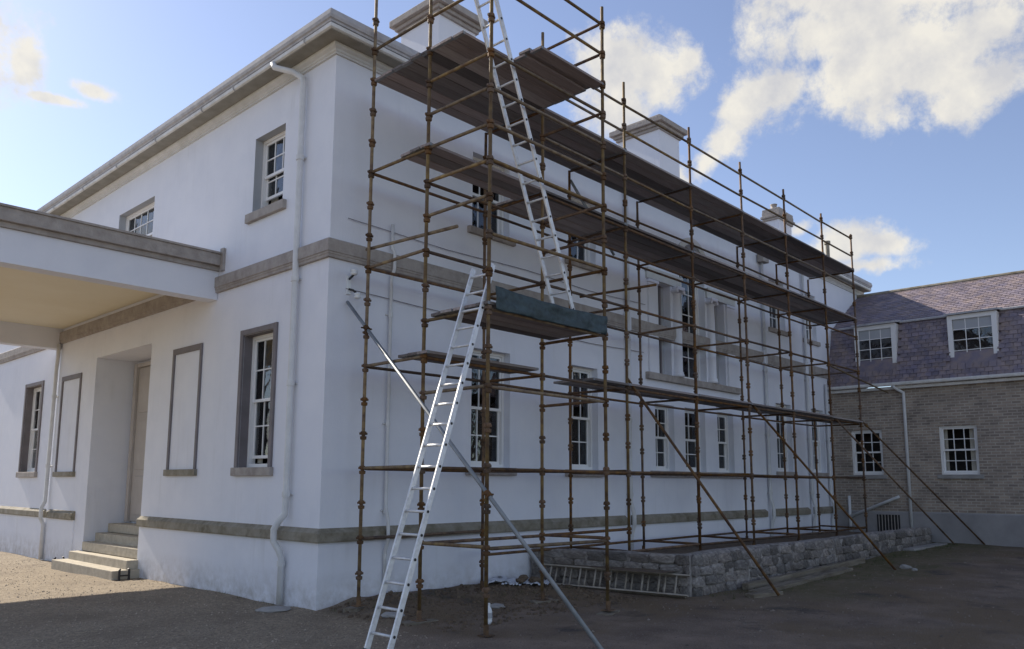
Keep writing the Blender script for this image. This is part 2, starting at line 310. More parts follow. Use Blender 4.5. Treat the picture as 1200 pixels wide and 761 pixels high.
def empty(name, loc):
    o = bpy.data.objects.new(name, None); COL.objects.link(o); o.location = loc; o.empty_display_size = 0.3; return o
def tag(o, label, cat, group=None):
    o['label'] = label; o['category'] = cat
    if group: o['group'] = group
    return o
def kind(o, k): o['kind'] = k; return o
def smooth_step(a, b, x):
    t = max(0, min(1, (x-a)/(b-a))); return t*t*(3-2*t)

# ------------------------------------------------------------------ ground
def gh(x, y):
    h = 0.2*smooth_step(6, 18, x)*smooth_step(-14, -3, y)
    h += -0.06*smooth_step(3, 12, y)*smooth_step(1, -1, x)
    n = mnoise.noise(Vector((x*0.55, y*0.55, 0)))
    h += 0.025*n+0.012*mnoise.noise(Vector((x*2.1, y*2.1, 3)))
    if -0.3 < x < 5.2 and -3.4 < y < 0.6:     # loose earth thrown up beside the wall
        w = smooth_step(-0.3, 0.9, x)*smooth_step(5.2, 3.6, x)*smooth_step(-2.6, -0.5, y)
        h += w*(0.13+0.05*mnoise.noise(Vector((x*2.6, y*2.6, 9))))
    return h
def ground():
    xs = []; x = -300.0
    def axis(lo, hi, flo, fhi, step):
        a = []; v = flo
        while v <= fhi: a.append(v); v += step
        s = step
        while a[-1] < hi: s *= 1.35; a.append(min(hi, a[-1]+s))
        s = step
        while a[0] > lo: s *= 1.35; a.insert(0, max(lo, a[0]-s))
        return a
    xs = axis(-400, 400, -9, 24, 0.16); ys = axis(-400, 400, -10, 16, 0.16)
    b = MB(); nx = len(xs)
    for y in ys:
        for x in xs: b.v.append((x, y, gh(x, y)))
    for j in range(len(ys)-1):
        for i in range(nx-1): k = j*nx+i; b.f.append((k, k+1, k+nx+1, k+nx))
    o = b.build('ground', 'ground', None, True); kind(o, 'structure')
ground()

# ------------------------------------------------------------------ the white house
HX, HY = 22.4, 17.6
house = empty('white_house', (0, 0, 0))
tag(house, 'large white rendered two storey house with grey bands and flat porch roof', 'house')
TR = lambda u, d, z: (u, d, z)          # right facade: u = x, inward = +y
TL = lambda u, d, z: (d, u, z)          # left facade: u = y, inward = +x
def facade(name, T, width, ztop, openings, zbot=-0.4, reveal=0.2, m='wall', u_start=0.0, parent=house):
    us = sorted({u_start, width, *[o[0] for o in openings], *[o[1] for o in openings]})
    zs = sorted({zbot, ztop, *[o[2] for o in openings], *[o[3] for o in openings]})
    b = MB()
    for i in range(len(us)-1):
        for j in range(len(zs)-1):
            cu_, cz = (us[i]+us[i+1])/2, (zs[j]+zs[j+1])/2
            if any(o[0] < cu_ < o[1] and o[2] < cz < o[3] for o in openings): continue
            b.quad(T(us[i], 0, zs[j]), T(us[i+1], 0, zs[j]), T(us[i+1], 0, zs[j+1]), T(us[i], 0, zs[j+1]))
    ob = b.build(name, m, parent)
    return ob
def reveals(u0, u1, z0, z1, depth, T, m, parent, floor=True):
    b = MB()
    b.quad(T(u0, 0, z0), T(u0, depth, z0), T(u0, depth, z1), T(u0, 0, z1))
    b.quad(T(u1, 0, z0), T(u1, depth, z0), T(u1, depth, z1), T(u1, 0, z1))
    b.quad(T(u0, 0, z1), T(u1, 0, z1), T(u1, depth, z1), T(u0, depth, z1))
    if floor: b.quad(T(u0, 0, z0), T(u1, 0, z0), T(u1, depth, z0), T(u0, depth, z0))
    return b.build('reveal', m, parent)
_pane = {}
def sash_window(T, u0, u1, z0, z1, parent, cols=3, rows=(2, 2), depth=0.17, reveal_mat='wall', sill=True, sill_mat='stone', surround=None, curtain=False, sill_over=0.1, sill_h=0.14, gap=0.0):
    """white box frame with two sliding sashes; every pane is its own piece"""
    fw = 0.055; b = MB(); d = depth
    b.box(u0, u0+fw, d-0.02, d+0.1, z0, z1, T); b.box(u1-fw, u1, d-0.02, d+0.1, z0, z1, T)
    b.box(u0+fw, u1-fw, d-0.02, d+0.1, z1-fw, z1, T); b.box(u0+fw, u1-fw, d-0.03, d+0.1, z0, z0+0.06, T)
    win = b.build('window', 'sash', parent)
    reveals(u0-0.002, u1+0.002, z0, z1+0.002, d-0.02, T, reveal_mat, win)
    zm = z0+(z1-z0)*rows[1]/(rows[0]+rows[1])
    a0, a1 = u0+fw+0.002, u1-fw-0.002
    for (q0, q1, dd, nr) in ((zm-0.02, z1-fw-0.002, d+0.005, rows[0]), (z0+0.062+gap, zm+0.02+gap, d+0.045, rows[1])):
        s = MB(); st = 0.045
        s.box(a0, a0+st, dd, dd+0.036, q0, q1, T); s.box(a1-st, a1, dd, dd+0.036, q0, q1, T)
        s.box(a0+st, a1-st, dd, dd+0.036, q1-0.04, q1, T); s.box(a0+st, a1-st, dd, dd+0.036, q0, q0+0.05, T)
        p0, p1, g0, g1 = a0+st, a1-st, q0+0.05, q1-0.04
        bw = 0.022; cw = (p1-p0-bw*(cols-1))/cols; rh = (g1-g0-bw*(nr-1))/nr
        for c in range(1, cols): x = p0+c*cw+(c-1)*bw; s.box(x, x+bw, dd+0.004, dd+0.032, g0, g1, T)
        for r in range(1, nr):
            y = g0+r*rh+(r-1)*bw
            for c in range(cols): x = p0+c*(cw+bw); s.box(x, x+cw, dd+0.005, dd+0.031, y, y+bw, T)
        sash = s.build('sash', 'sash', win)
        for c in range(cols):
            for r in range(nr):
                x = p0+c*(cw+bw); y = g0+r*(rh+bw)
                key = (round(cw, 4), round(rh, 4), T is TR)
                if key not in _pane:
                    g = MB(); g.box(-cw/2-0.003, cw/2+0.003, -0.003, 0.003, -rh/2-0.003, rh/2+0.003, T); _pane[key] = g.mesh('pane', 'glass')
                pn = put('pane', _pane[key], win, T(x+cw/2, dd+0.018, y+rh/2)); pn.rotation_euler = (random.gauss(0, .006), random.gauss(0, .006), random.gauss(0, .008))
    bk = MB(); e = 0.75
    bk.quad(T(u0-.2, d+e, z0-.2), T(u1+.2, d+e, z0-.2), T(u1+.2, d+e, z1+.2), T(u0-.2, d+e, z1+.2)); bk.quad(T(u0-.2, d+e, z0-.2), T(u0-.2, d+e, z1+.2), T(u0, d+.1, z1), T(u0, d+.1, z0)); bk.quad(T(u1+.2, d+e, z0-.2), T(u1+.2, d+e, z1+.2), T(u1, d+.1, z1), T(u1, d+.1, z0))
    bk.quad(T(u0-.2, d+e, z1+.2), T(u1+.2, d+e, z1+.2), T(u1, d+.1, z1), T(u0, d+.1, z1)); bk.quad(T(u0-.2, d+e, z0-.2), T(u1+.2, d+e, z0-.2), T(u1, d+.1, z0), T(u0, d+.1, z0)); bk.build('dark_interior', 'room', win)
    rr = random.random()
    if rr < 0.45 and not curtain: c = MB(); c.box(u0+0.06, u1-0.06, d+0.12, d+0.13, z1-(z1-z0)*random.uniform(.12, .42), z1-0.05, T); c.build('roller_blind', 'curtain', win)
    elif rr < 0.8 or curtain:
        for sg in (0, 1):
            wd = (u1-u0)*random.uniform(.12, .26); q0 = u0+0.05 if sg == 0 else u1-0.05-wd; c = MB(); nn = 14
            for k in range(nn+1):
                uu = q0+wd*k/nn; dd2 = d+0.16+0.02*math.sin(k*2.2)
                c.v += [T(uu, dd2, z0+0.08), T(uu, dd2, z1-0.06)]
            c.f = [(2*k, 2*k+1, 2*k+3, 2*k+2) for k in range(nn)]; c.build('curtain', 'curtain', win, True)
    if sill:
        s = MB(); s.box(u0-sill_over, u1+sill_over, -0.07, d, z0-sill_h, z0-0.001, T)
        s.build('sill', sill_mat, win, bevel=0.012)
    if surround:
        w = surround; s = MB()
        s.box(u0-w, u0-0.004, -0.035, 0.03, z0, z1+w, T); s.box(u1+0.004, u1+w, -0.035, 0.03, z0, z1+w, T); s.box(u0-0.004, u1+0.004, -0.033, 0.03, z1+0.004, z1+w-0.002, T)
        s.build('surround', 'trim', win, bevel=0.008)
    return win

ZT = 8.66
RW = [(3.03, 4.02, 2.11, 4.22), (5.74, 6.70, 2.11, 4.22),
      (8.86, 9.66, 2.13, 3.66), (10.15, 11.1, 2.13, 3.66), (11.72, 12.55, 2.13, 3.66), (15.1, 16.1, 2.2, 4.15), (17.55, 18.5, 2.2, 4.15),
      (3.0, 3.98, 6.42, 7.85), (5.75, 6.68, 6.42, 7.85), (14.95, 15.95, 6.32, 7.8), (17.3, 18.25, 6.32, 7.8)]
VC = (10.05, 11.25); VS = 7.2; VR = (VC[1]-VC[0])/2; VM = sum(VC)/2
VEN = [(9.06, 9.62, 4.36, 6.55), (11.68, 12.24, 4.36, 6.55), (VC[0], VC[1], 4.36, VS+VR)]
facade('right_wall', TR, HX, ZT, RW+VEN)
LW = [(1.47, 2.44, 2.07, 4.30), (6.2, 9.14, -0.4, 4.62), (12.72, 13.95, 2.07, 4.30), (1.42, 2.40, 6.45, 7.82), (6.55, 8.42, 6.45, 7.82), (12.9, 13.9, 6.45, 7.82)]
facade('left_wall', TL, HY, ZT, LW)
b = MB(); b.quad((HX, 0, -.4), (HX, HY, -.4), (HX, HY, ZT), (HX, 0, ZT)); b.quad((0, HY, -.4), (HX, HY, -.4), (HX, HY, ZT), (0, HY, ZT)); b.build('rear_wall', 'wall', house)
for i, w in enumerate(RW):
    if i in (2, 3, 4): sash_window(TR, *w, house, cols=2, rows=(2, 2), sill=False)
    elif i >= 7: sash_window(TR, *w, house, cols=3, rows=(1, 1) if i < 9 else (2, 2), sill_over=0.12, sill_h=0.13)
    else: sash_window(TR, *w, house, sill_over=0.13)
b = MB(); b.box(8.62, 12.95, -0.07, 0.15, 1.99, 2.128); b.build('long_sill', 'stone', house, bevel=0.012)
# left facade
sash_window(TL, *LW[0], house, surround=0.10, reveal_mat='trim', sill_over=0.14, curtain=True, gap=0.09)  # curtains in this window stand in for a pale reflection in its glass
sash_window(TL, *LW[2], house, surround=0.10, reveal_mat='trim', sill_over=0.14)
sash_window(TL, *LW[3], house, reveal_mat='blind', sill_over=0.13, sill_h=0.16, gap=0.22)
sash_window(TL, *LW[4], house, reveal_mat='blind', cols=5, sill_over=0.12, sill_h=0.16)
sash_window(TL, *LW[5], house, reveal_mat='blind', sill_over=0.12, sill_h=0.16)
for (y0, y1) in ((3.95, 5.14), (9.98, 11.26)):      # blind window panels with a dark frame
    t = 0.075; b = MB()
    b.box(y0, y0+t, -0.03, 0.03, 2.06, 4.36, TL); b.box(y1-t, y1, -0.03, 0.03, 2.06, 4.36, TL); b.box(y0+t, y1-t, -0.03, 0.03, 4.36-t*1.5, 4.36, TL)
    p = b.build('blind_window_frame', 'trim', house, bevel=0.006)
    b = MB(); b.box(y0-0.04, y1+0.04, -0.06, 0.02, 1.94, 2.058, TL); b.build('sill', 'stone_moss', p, bevel=0.01)
# ---- Venetian window in the middle of the long side
b = MB()
def arch_pts(r, n=18): return [(VM-r*math.cos(math.pi*k/n), VS+r*math.sin(math.pi*k/n)) for k in range(n+1)]
ap = arch_pts(VR)
for k in range(len(ap)-1):      # spandrels between arch and the square opening
    (x0, z0), (x1, z1) = ap[k], ap[k+1]
    b.quad((x0, 0, z0), (x1, 0, z1), (x1, 0, VS+VR), (x0, 0, VS+VR))
    b.quad((x0, 0, z0), (x1, 0, z1), (x1, 0.2, z1), (x0, 0.2, z0))
b.build('arch_spandrel', 'wall', house)
b = MB(); ro = arch_pts(VR+0.17); ri = arch_pts(VR+0.004)
for k in range(len(ro)-1):
    b.hexa([(ri[k][0], -0.05, ri[k][1]), (ri[k+1][0], -0.05, ri[k+1][1]), (ri[k+1][0], 0.02, ri[k+1][1]), (ri[k][0], 0.02, ri[k][1]),
            (ro[k][0], -0.05, ro[k][1]), (ro[k+1][0], -0.05, ro[k+1][1]), (ro[k+1][0], 0.02, ro[k+1][1]), (ro[k][0], 0.02, ro[k][1])])
arch = b.build('window_arch', 'cornice', house)
b = MB()
for k in range(6):       # radiating bars of the fanlight
    a = math.pi*k/5; b.tube([(VM, 0.2, VS+0.04), (VM-(VR-0.02)*math.cos(a), 0.2, VS+(VR-0.02)*math.sin(a))], 0.012, 6)
b.tube([(VM-0.28*math.cos(math.pi*k/10), 0.2, VS+0.28*math.sin(math.pi*k/10)) for k in range(11)], 0.012, 6)
b.tube([(VM-(VR-0.03)*math.cos(math.pi*k/14), 0.2, VS+(VR-0.03)*math.sin(math.pi*k/14)) for k in range(15)], 0.03, 6)
b.build('fanlight_bars', 'sash', arch)
b = MB(); b.poly([(x, 0.22, z) for x, z in arch_pts(VR-0.01)]); b.build('pane', 'glass', arch)
sash_window(TR, VC[0], VC[1], 4.36, VS-0.02, house, cols=3, rows=(3, 2), sill=False, depth=0.2)
b = MB(); b.box(VC[0], VC[1], 0.02, 0.3, VS-0.018, VS+0.03); b.build('transom_rail', 'sash', arch)
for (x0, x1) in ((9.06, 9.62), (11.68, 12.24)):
    b = MB(); b.box(x0, x1, 0.2, 0.24, 4.36, 6.55); p = b.build('sky_grey_side_light', 'blind', house)  # glazed side light: its sky reflection is put into a flat grey panel
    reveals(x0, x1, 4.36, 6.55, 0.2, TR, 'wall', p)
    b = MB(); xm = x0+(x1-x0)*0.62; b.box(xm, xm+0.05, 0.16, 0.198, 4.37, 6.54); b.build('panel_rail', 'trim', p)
for x in (9.84, 11.46):
    b = MB(); b.lathe([(0.155, 0), (0.155, 0.05), (0.135, 0.07), (0.14, 0.1), (0.118, 0.13), (0.12, 0.8), (0.112, 1.6), (0.102, 1.98), (0.115, 2.0), (0.115, 2.03)], (x, -0.03, 4.362), 20)
    c = b.build('column', 'wall', house, True)
    b = MB(); b.box(x-0.15, x+0.15, -0.18, 0.1, 6.46, 6.54)
    for s in (-1, 1): b.tube([(x+s*0.15, -0.17, 6.43), (x+s*0.15, 0.08, 6.43)], 0.05, 10)
    b.build('capital', 'wall', c)
for (x0, x1) in ((8.62, 9.0), (12.32, 12.7)):
    b = MB(); b.box(x0, x1, -0.05, 0.02, 4.362, 6.47); b.box(x0-0.03, x1+0.03, -0.075, 0.02, 6.472, 6.54); b.build('pilaster', 'wall', house, bevel=0.006)
for (x0, x1) in ((8.56, 10.02), (11.28, 12.78)):
    b = MB(); b.box(x0, x1, -0.06, 0.02, 6.552, 6.72); b.box(x0-0.03, x1+0.03, -0.11, 0.02, 6.722, 6.80); b.build('entablature', 'cornice', house, bevel=0.008)
b = MB(); b.box(8.5, 12.9, -0.10, 0.19, 4.2, 4.358); b.build('long_sill', 'stone', house, bevel=0.012)

# ---- bands and eaves running round the corner
def ell(profile, name, m, yend=HY, xend=HX, parent=house, breaks=None):
    b = MB(); n = len(profile)
    for (o, z) in profile: b.v += [(-o, yend, z), (-o, -o, z), (xend, -o, z)]
    for k in range(n-1):
        i = 3*k; b.f += [(i, i+1, i+4, i+3), (i+1, i+2, i+5, i+4)]
    return b.build(name, m, parent)
ell([(0, 8.5), (.035, 8.502), (.035, 8.535), (.05, 8.545), (.055, 8.575), (.09, 8.60), (.105, 8.63), (.105, 8.655), (0.02, 8.656)], 'bed_moulding', 'cornice')
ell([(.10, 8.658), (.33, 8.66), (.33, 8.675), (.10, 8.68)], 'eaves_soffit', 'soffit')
ell([(.30, 8.676), (.335, 8.674), (.36, 8.69), (.365, 8.72), (.365, 8.745), (.34, 8.746), (.335, 8.70)], 'gutter', 'gutter')
ell([(.33, 8.70), (.335, 8.765), (.36, 8.77), (.365, 8.80), (.39, 8.815), (.405, 8.86), (.405, 8.90), (.385, 8.905), (.385, 8.955), (.30, 8.98), (-0.6, 9.02)], 'blocking_course', 'blocking')
for y in (0.35, 2.6, 3.8, 5.8, 7.8, 9.8, 11.8):
    b = MB(); b.tube([(-.33, y, 8.668), (-.375, y, 8.69), (-.38, y, 8.75)], 0.010, 6); b.build('gutter_bracket', 'blocking', house)
b = MB(); Z0 = 9.0; P0 = 0.15
rid = Z0+(HY/2)*math.tan(math.radians(9))
A, B_, C_, D_ = (P0, P0, Z0), (HX-P0, P0, Z0), (HX-P0, HY-P0, Z0), (P0, HY-P0, Z0); R1, R2 = (HY/2, HY/2, rid), (HX-HY/2, HY/2, rid)
b.poly([A, B_, R2, R1]); b.poly([B_, C_, R2]); b.poly([C_, D_, R1, R2]); b.poly([D_, A, R1]); b.build('roof', 'roof', house)
# first floor string course and the plinth band
sc = [(0, 5.215), (.05, 5.22), (.052, 5.262), (.062, 5.27), (.062, 5.30), (.075, 5.305), (.075, 5.49), (.06, 5.505), (0, 5.53)]
ell(sc, 'string_course', 'stone')
def band_piece(u0, u1, T, name='plinth_band', sl0=0, sl1=0):
    pr = [(0, .955), (.075, .962), (.085, .985), (.085, 1.10), (0.0, 1.165)]
    b = MB(); n = len(pr)
    for (o, z) in pr: b.v.append(T(u0-sl0*o, -o, z))
    for (o, z) in pr: b.v.append(T(u1+sl1*o, -o, z))
    for k in range(n-1): b.f.append((k, k+1, n+k+1, n+k))
    b.f.append(tuple(range(n))); b.f.append(tuple(range(n, 2*n)))
    return b.build(name, 'stone_moss', house)
for (u0, u1) in ((0, 7.62), (7.84, 14.2), (14.62, 17.0), (17.38, 18.98)): band_piece(u0, u1, TR, sl0=1 if u0 == 0 else 0)
band_piece(0, 6.18, TL, sl0=1); band_piece(9.75, 11.45, TL); band_piece(11.7, HY, TL)
# the plinth itself stands a touch proud of the wall above
b = MB()
b.quad((-.025, 6.18, -.4), (-.025, -.025, -.4), (-.025, -.025, .957), (-.025, 6.18, .957)); b.quad((-.025, 6.18, -.4), (0, 6.18, -.4), (0, 6.18, .957), (-.025, 6.18, .957)); b.build('plinth', 'wall', house)
b = MB(); b.quad((-.025, -.025, -.4), (18.98, -.025, -.4), (18.98, -.025, .957), (-.025, -.025, .957)); b.build('plinth', 'wall', house)
b = MB(); b.quad((-.025, 9.75, -.4), (-.025, HY, -.4), (-.025, HY, .957), (-.025, 9.75, .957)); b.quad((-.025, 9.75, -.4), (0, 9.75, -.4), (0, 9.75, .957), (-.025, 9.75, .957)); b.build('plinth', 'wall', house)

# ---- entrance: recess, door and steps
b = MB(); D = 0.92
b.quad((0, 6.2, -.3), (D, 6.2, -.3), (D, 6.2, 4.62), (0, 6.2, 4.62)); b.quad((0, 9.14, -.3), (D, 9.14, -.3), (D, 9.14, 4.62), (0, 9.14, 4.62)); b.quad((0, 6.2, 4.62), (D, 6.2, 4.62), (D, 9.14, 4.62), (0, 9.14, 4.62)); b.quad((D, 6.2, -.3), (D, 9.14, -.3), (D, 9.14, 4.62), (D, 6.2, 4.62))
b.build('door_recess', 'wall', house)
b = MB(); b.box(6.46, 8.88, D-0.06, D-0.002, 0.95, 4.45, TL); dr = b.build('door', 'door', house, bevel=0.01)
for (u0, u1) in ((6.62, 7.56), (7.78, 8.72)):
    for (z0, z1) in ((1.1, 1.95), (2.1, 3.2), (3.4, 4.25)): b = MB(); b.box(u0, u1, D-0.085, D-0.058, z0, z1, TL); b.build('door_panel', 'door', dr, bevel=0.012)
b = MB(); b.tube([(D-0.06, 7.52, 2.05), (D-0.13, 7.52, 2.05)], 0.03, 10); b.build('door_knob', 'alu_old', dr)
b = MB(); b.box(6.3, 6.45, D-0.12, D-0.003, 0.93, 4.55, TL); b.box(8.89, 9.04, D-0.12, D-0.003, 0.93, 4.55, TL); b.box(6.45, 8.89, D-0.11, D-0.003, 4.46, 4.55, TL); b.build('door_frame', 'door', house, bevel=0.006)
ST = [(-0.54, 6.02, 9.35, .15), (-0.24, 6.12, 9.25, .32), (-.02, 6.203, 9.137, .52), (.24, 6.204, 9.136, .70), (.5, 6.205, 9.135, .90)]
for i, (x0, y0, y1, z) in enumerate(ST):
    b = MB(); b.box(x0, -0.003 if i < 2 else D-0.004-i*0.001, y0, y1, -0.2 if i < 2 else z-0.19, z); b.build('step', 'step', house, bevel=0.012)
# ---- porch roof
Y0, Y1, XE = 3.50, 11.86, -4.8
b = MB(); b.box(XE, -0.004, Y0, Y0+0.32, 5.09, 5.62); b.box(XE, -0.004, Y1-0.32, Y1, 5.09, 5.62); b.box(XE, XE+0.32, Y0+0.322, Y1-0.322, 5.091, 5.62)
por = b.build('porch_beams', 'wall', house, bevel=0.006)
b = MB(); b.box(XE+0.3, -0.005, Y0+0.3, Y1-0.3, 5.60, 5.66); b.build('porch_ceiling', 'cream', por)
b = MB()
for (a, z0, z1) in ((0.06, 5.622, 5.70), (0.14, 5.702, 5.905), (0.17, 5.907, 5.945)): b.box(XE-a, -0.006, Y0-a, Y1+a, z0, z1)
b.box(-0.05, 0.0, Y0-0.22, Y0-0.1, 5.60, 6.02)
b.build('porch_cornice', 'stone', por, bevel=0.004)
for y in (3.9, 11.46):
    b = MB(); b.lathe([(0.34, 0), (0.34, 0.14), (0.28, 0.2), (0.26, 0.26), (0.255, 2.0), (0.22, 4.7), (0.26, 4.78), (0.30, 4.9), (0.30, 5.2)], (-4.4, y, -0.12), 24); b.build('porch_column', 'wall', por, True)
# ---- chimneys
def chimney(x, y, lx, ly, z0, z1, pots=2, cap=0.18):
    b = MB(); b.box(x, x+lx, y, y+ly, z0, z1); c = b.build('chimney', 'wall', house)
    b = MB(); b.box(x-0.05, x+lx+0.05, y-0.05, y+ly+0.05, z1-0.28, z1-0.2); b.box(x-0.10, x+lx+0.10, y-0.10, y+ly+0.10, z1-0.198, z1-0.12); b.box(x-cap, x+lx+cap, y-cap, y+ly+cap, z1-0.118, z1+0.02); b.box(x-0.05, x+lx+0.05, y-0.05, y+ly+0.05, z1+0.022, z1+0.12)
    b.build('chimney_cap', 'stone', c, bevel=0.012)
    b = MB(); b.box(x-0.09, x+lx+0.09, y-0.09, y+ly+0.09, z0+0.9, z0+1.06); b.build('chimney_base_course', 'stone', c, bevel=0.015)
    for k in range(pots):
        b = MB(); py = y+ly*(k+0.5)/pots; b.lathe([(0.11, 0), (0.13, 0.02), (0.12, 0.05), (0.1, 0.06), (0.1, 0.16), (0.12, 0.18), (0.12, 0.2), (0.08, 0.2), (0.08, 0.1)], (x+lx/2, py, z1+0.12), 14); b.build('chimney_pot', 'stone', c, True)
chimney(10.87, 1.0, 1.0, 1.34, 9.02, 11.55)
chimney(2.9, .9, 1.0, 1.15, 9.02, 11.18)
chimney(18.05, 1.0, .42, .5, 9.02, 10.85, 1, 0.06); chimney(18.62, 1.0, .40, .5, 9.02, 10.8, 1, 0.06)
b = MB(); b.tube([(22.1, 1.0, 9.02), (22.1, 1.0, 10.6)], 0.07, 12); b.tube([(22.1, 1.0, 10.6), (22.1, 1.0, 10.72)], 0.11, 12); b.build('flue_pipe', 'stone_moss', house)

# ---- rainwater pipes
def downpipe(pts, r, clips, T):
    b = MB(); b.tube([T(*p) for p in pts], r, 12); p = b.build('downpipe', 'pipe', house, True)
    for (u, d, z) in clips:
        c = MB(); c.tube([T(u, d, z-0.04), T(u, d, z+0.04)], r*1.28, 12); q = T(u-0.07, -0.012, z), T(u+0.07, -0.012, z)
        c.tube(q, 0.014, 6); c.build('pipe_collar', 'pipe', p)
downpipe([(1.28, -.36, 8.68), (1.24, -.355, 8.60), (0.98, -.17, 8.50), (0.83, -.085, 8.38), (0.80, -.08, 8.25), (0.80, -.08, 1.62), (0.80, -.09, 1.35), (0.86, -.17, 1.22), (0.92, -.19, 1.12), (0.92, -.19, .95), (0.86, -.13, .82), (0.84, -.09, .70), (0.84, -.09, 0.02)], 0.05,
         [(0.80, -.08, 7.0), (0.80, -.08, 5.0), (0.80, -.08, 3.35), (0.80, -.08, 1.65), (0.84, -.09, .62)], TL)
downpipe([(11.5, -.08, 5.2), (11.5, -.08, 4.9), (11.55, -.08, 4.6), (11.58, -.08, 1.35), (11.58, -.15, 1.2), (11.58, -.15, .95), (11.58, -.08, .8), (11.58, -.08, -0.02)], 0.045, [(11.55, -.08, 3.9), (11.58, -.08, 2.2)], TL)
for (x, top) in ((7.74, 8.6), (14.4, 8.4), (17.18, 8.4), (18.6, 5.0)):
    downpipe([(x, -.075, top), (x, -.075, 1.45), (x, -.13, 1.28), (x, -.16, 1.16), (x, -.16, .96), (x, -.10, .8), (x, -.08, .66), (x, -.08, 0.05)], 0.045, [(x, -.075, 7.2), (x, -.075, 5.0), (x, -.075, 3.2), (x, -.075, 1.6)] if top > 6 else [(x, -.075, 3.2)], TR)
downpipe([(1.16, -.05, 6.0), (1.16, -.05, 5.62), (1.16, -.12, 5.5), (1.16, -.12, 5.25), (1.16, -.05, 5.1), (1.16, -.05, 1.45), (1.16, -.12, 1.25), (1.16, -.13, .95), (1.16, -.06, .78), (1.16, -.06, .12)], 0.028, [(1.16, -.05, 4.5), (1.16, -.05, 2.75), (1.16, -.05, 1.4), (1.16, -.06, .7)], TR)
b = MB(); b.box(14.22, 14.58, -.22, -.03, 8.1, 8.35); b.build('rain_hopper', 'stone', house, bevel=0.02)
for x in (7.74, 14.4, 17.18):
    b = MB(); b.box(x-0.09, x+0.09, -0.10, 0, 5.2, 5.56); b.build('band_patch', 'wall', house)
# cables strung along the wall
for z, x1 in ((4.78, 8.4), (5.9, 8.5)):
    b = MB(); b.tube([(0.3+(x1-0.3)*k/12, -0.03, z-0.05*math.sin(math.pi*k/12*2)**2) for k in range(13)], 0.006, 5); b.build('wall_cable', 'trim', house)

# ---- bracket with insulators near the corner
w = empty('cable_bracket', (0.36, 0, 4.75)); tag(w, 'small white cable bracket with two insulators high on the house corner', 'bracket')
b = MB(); b.box(.32, .40, -.03, 0, 4.70, 5.0); b.build('back_plate', 'white_plastic', w, bevel=0.008)
b = MB(); b.tube([(.36, -.03, 4.78), (.37, -.12, 4.75), (.42, -.16, 4.70)], 0.018, 8); b.tube([(.36, -.03, 4.94), (.34, -.12, 4.96), (.36, -.15, 5.0)], 0.018, 8); b.build('arm', 'iron', w)
for c in ((.43, -.16, 4.62), (.36, -.15, 4.98)):
    b = MB(); b.lathe([(0.03, 0), (0.055, 0.015), (0.055, 0.03), (0.035, 0.05), (0.055, 0.065), (0.05, 0.085), (0.02, 0.1)], c, 14); b.build('insulator', 'white_plastic', w, True)

# ------------------------------------------------------------------ annex
XA = 19.0
annex = empty('brick_annex', (XA, -5, 0.2)); tag(annex, 'brown brick wing with purple slate mansard roof and white dormer windows', 'house')
TA = lambda u, d, z: (XA+d, u, z)
YE = -16.0
AW = [(-4.16, -3.16, 2.14, 3.55), (-1.56, -.62, 2.14, 3.52), (-6.8, -5.8, 2.14, 3.55), (-9.45, -8.45, 2.14, 3.55), (-12.1, -11.1, 2.14, 3.55)]
facade('brick_wall', TA, 0.0, 4.72, AW, zbot=-0.2, m='brick', u_start=YE, parent=annex)
for wv in AW: sash_window(TA, *wv, annex, cols=3, rows=(2, 2), depth=0.09, reveal_mat='brick', sill_over=0.1, sill_mat='concrete', sill_h=0.12)
# flat arches of radiating bricks over the windows
for (u0, u1, z0, z1) in AW:
    n = 13
    for k in range(n):
        a0, a1 = (k/n-0.5), ((k+1)/n-0.5); b = MB(); wd = (u1-u0)+0.02; uc = (u0+u1)/2; g = 0.006
        b.hexa([(XA-0.006, uc+a0*wd+g, z1+0.005), (XA-0.006, uc+a1*wd-g, z1+0.005), (XA+0.05, uc+a1*wd-g, z1+0.005), (XA+0.05, uc+a0*wd+g, z1+0.005),
                (XA-0.006, uc+a0*wd*1.32+g, z1+0.27), (XA-0.006, uc+a1*wd*1.32-g, z1+0.27), (XA+0.05, uc+a1*wd*1.32-g, z1+0.27), (XA+0.05, uc+a0*wd*1.32+g, z1+0.27)])
        b.build('brick', 'brick', annex)
b = MB(); b.quad((XA-0.03, YE, -0.2), (XA-0.03, 0, -0.2), (XA-0.03, 0, 1.02), (XA-0.03, YE, 1.02)); b.quad((XA-0.03, YE, 1.02), (XA-0.03, 0, 1.02), (XA, 0, 1.05), (XA, YE, 1.05)); b.build('rendered_base', 'plaster', annex)
b = MB(); b.quad((XA, YE, -.2), (25, YE, -.2), (25, YE, 4.8), (XA, YE, 4.8)); b.quad((25, YE, -.2), (25, 0, -.2), (25, 0, 6.8), (25, YE, 6.8)); b.poly([(XA, YE, 4.8), (25, YE, 4.8), (25, YE, 6.85), (22, YE, 8.4), (XA+.5, YE, 6.85)]); b.build('end_walls', 'brick', annex)
b = MB(); b.box(XA-0.14, XA+0.02, YE, -0.004, 4.72, 4.80); b.build('eaves_board', 'gutter', annex)
b = MB(); b.box(XA-0.26, XA-0.13, YE, -0.004, 4.82, 4.92); b.build('gutter', 'gutter', annex, bevel=0.03)
b = MB(); b.tube([(XA-0.2, -2.05, 4.84), (XA-0.2, -2.06, 4.76), (XA-0.1, -2.16, 4.68), (XA-0.07, -2.28, 4.6), (XA-0.07, -2.28, 4.5), (XA-0.07, -2.28, 0.25)], 0.045, 12); b.build('downpipe', 'pipe', annex, True)
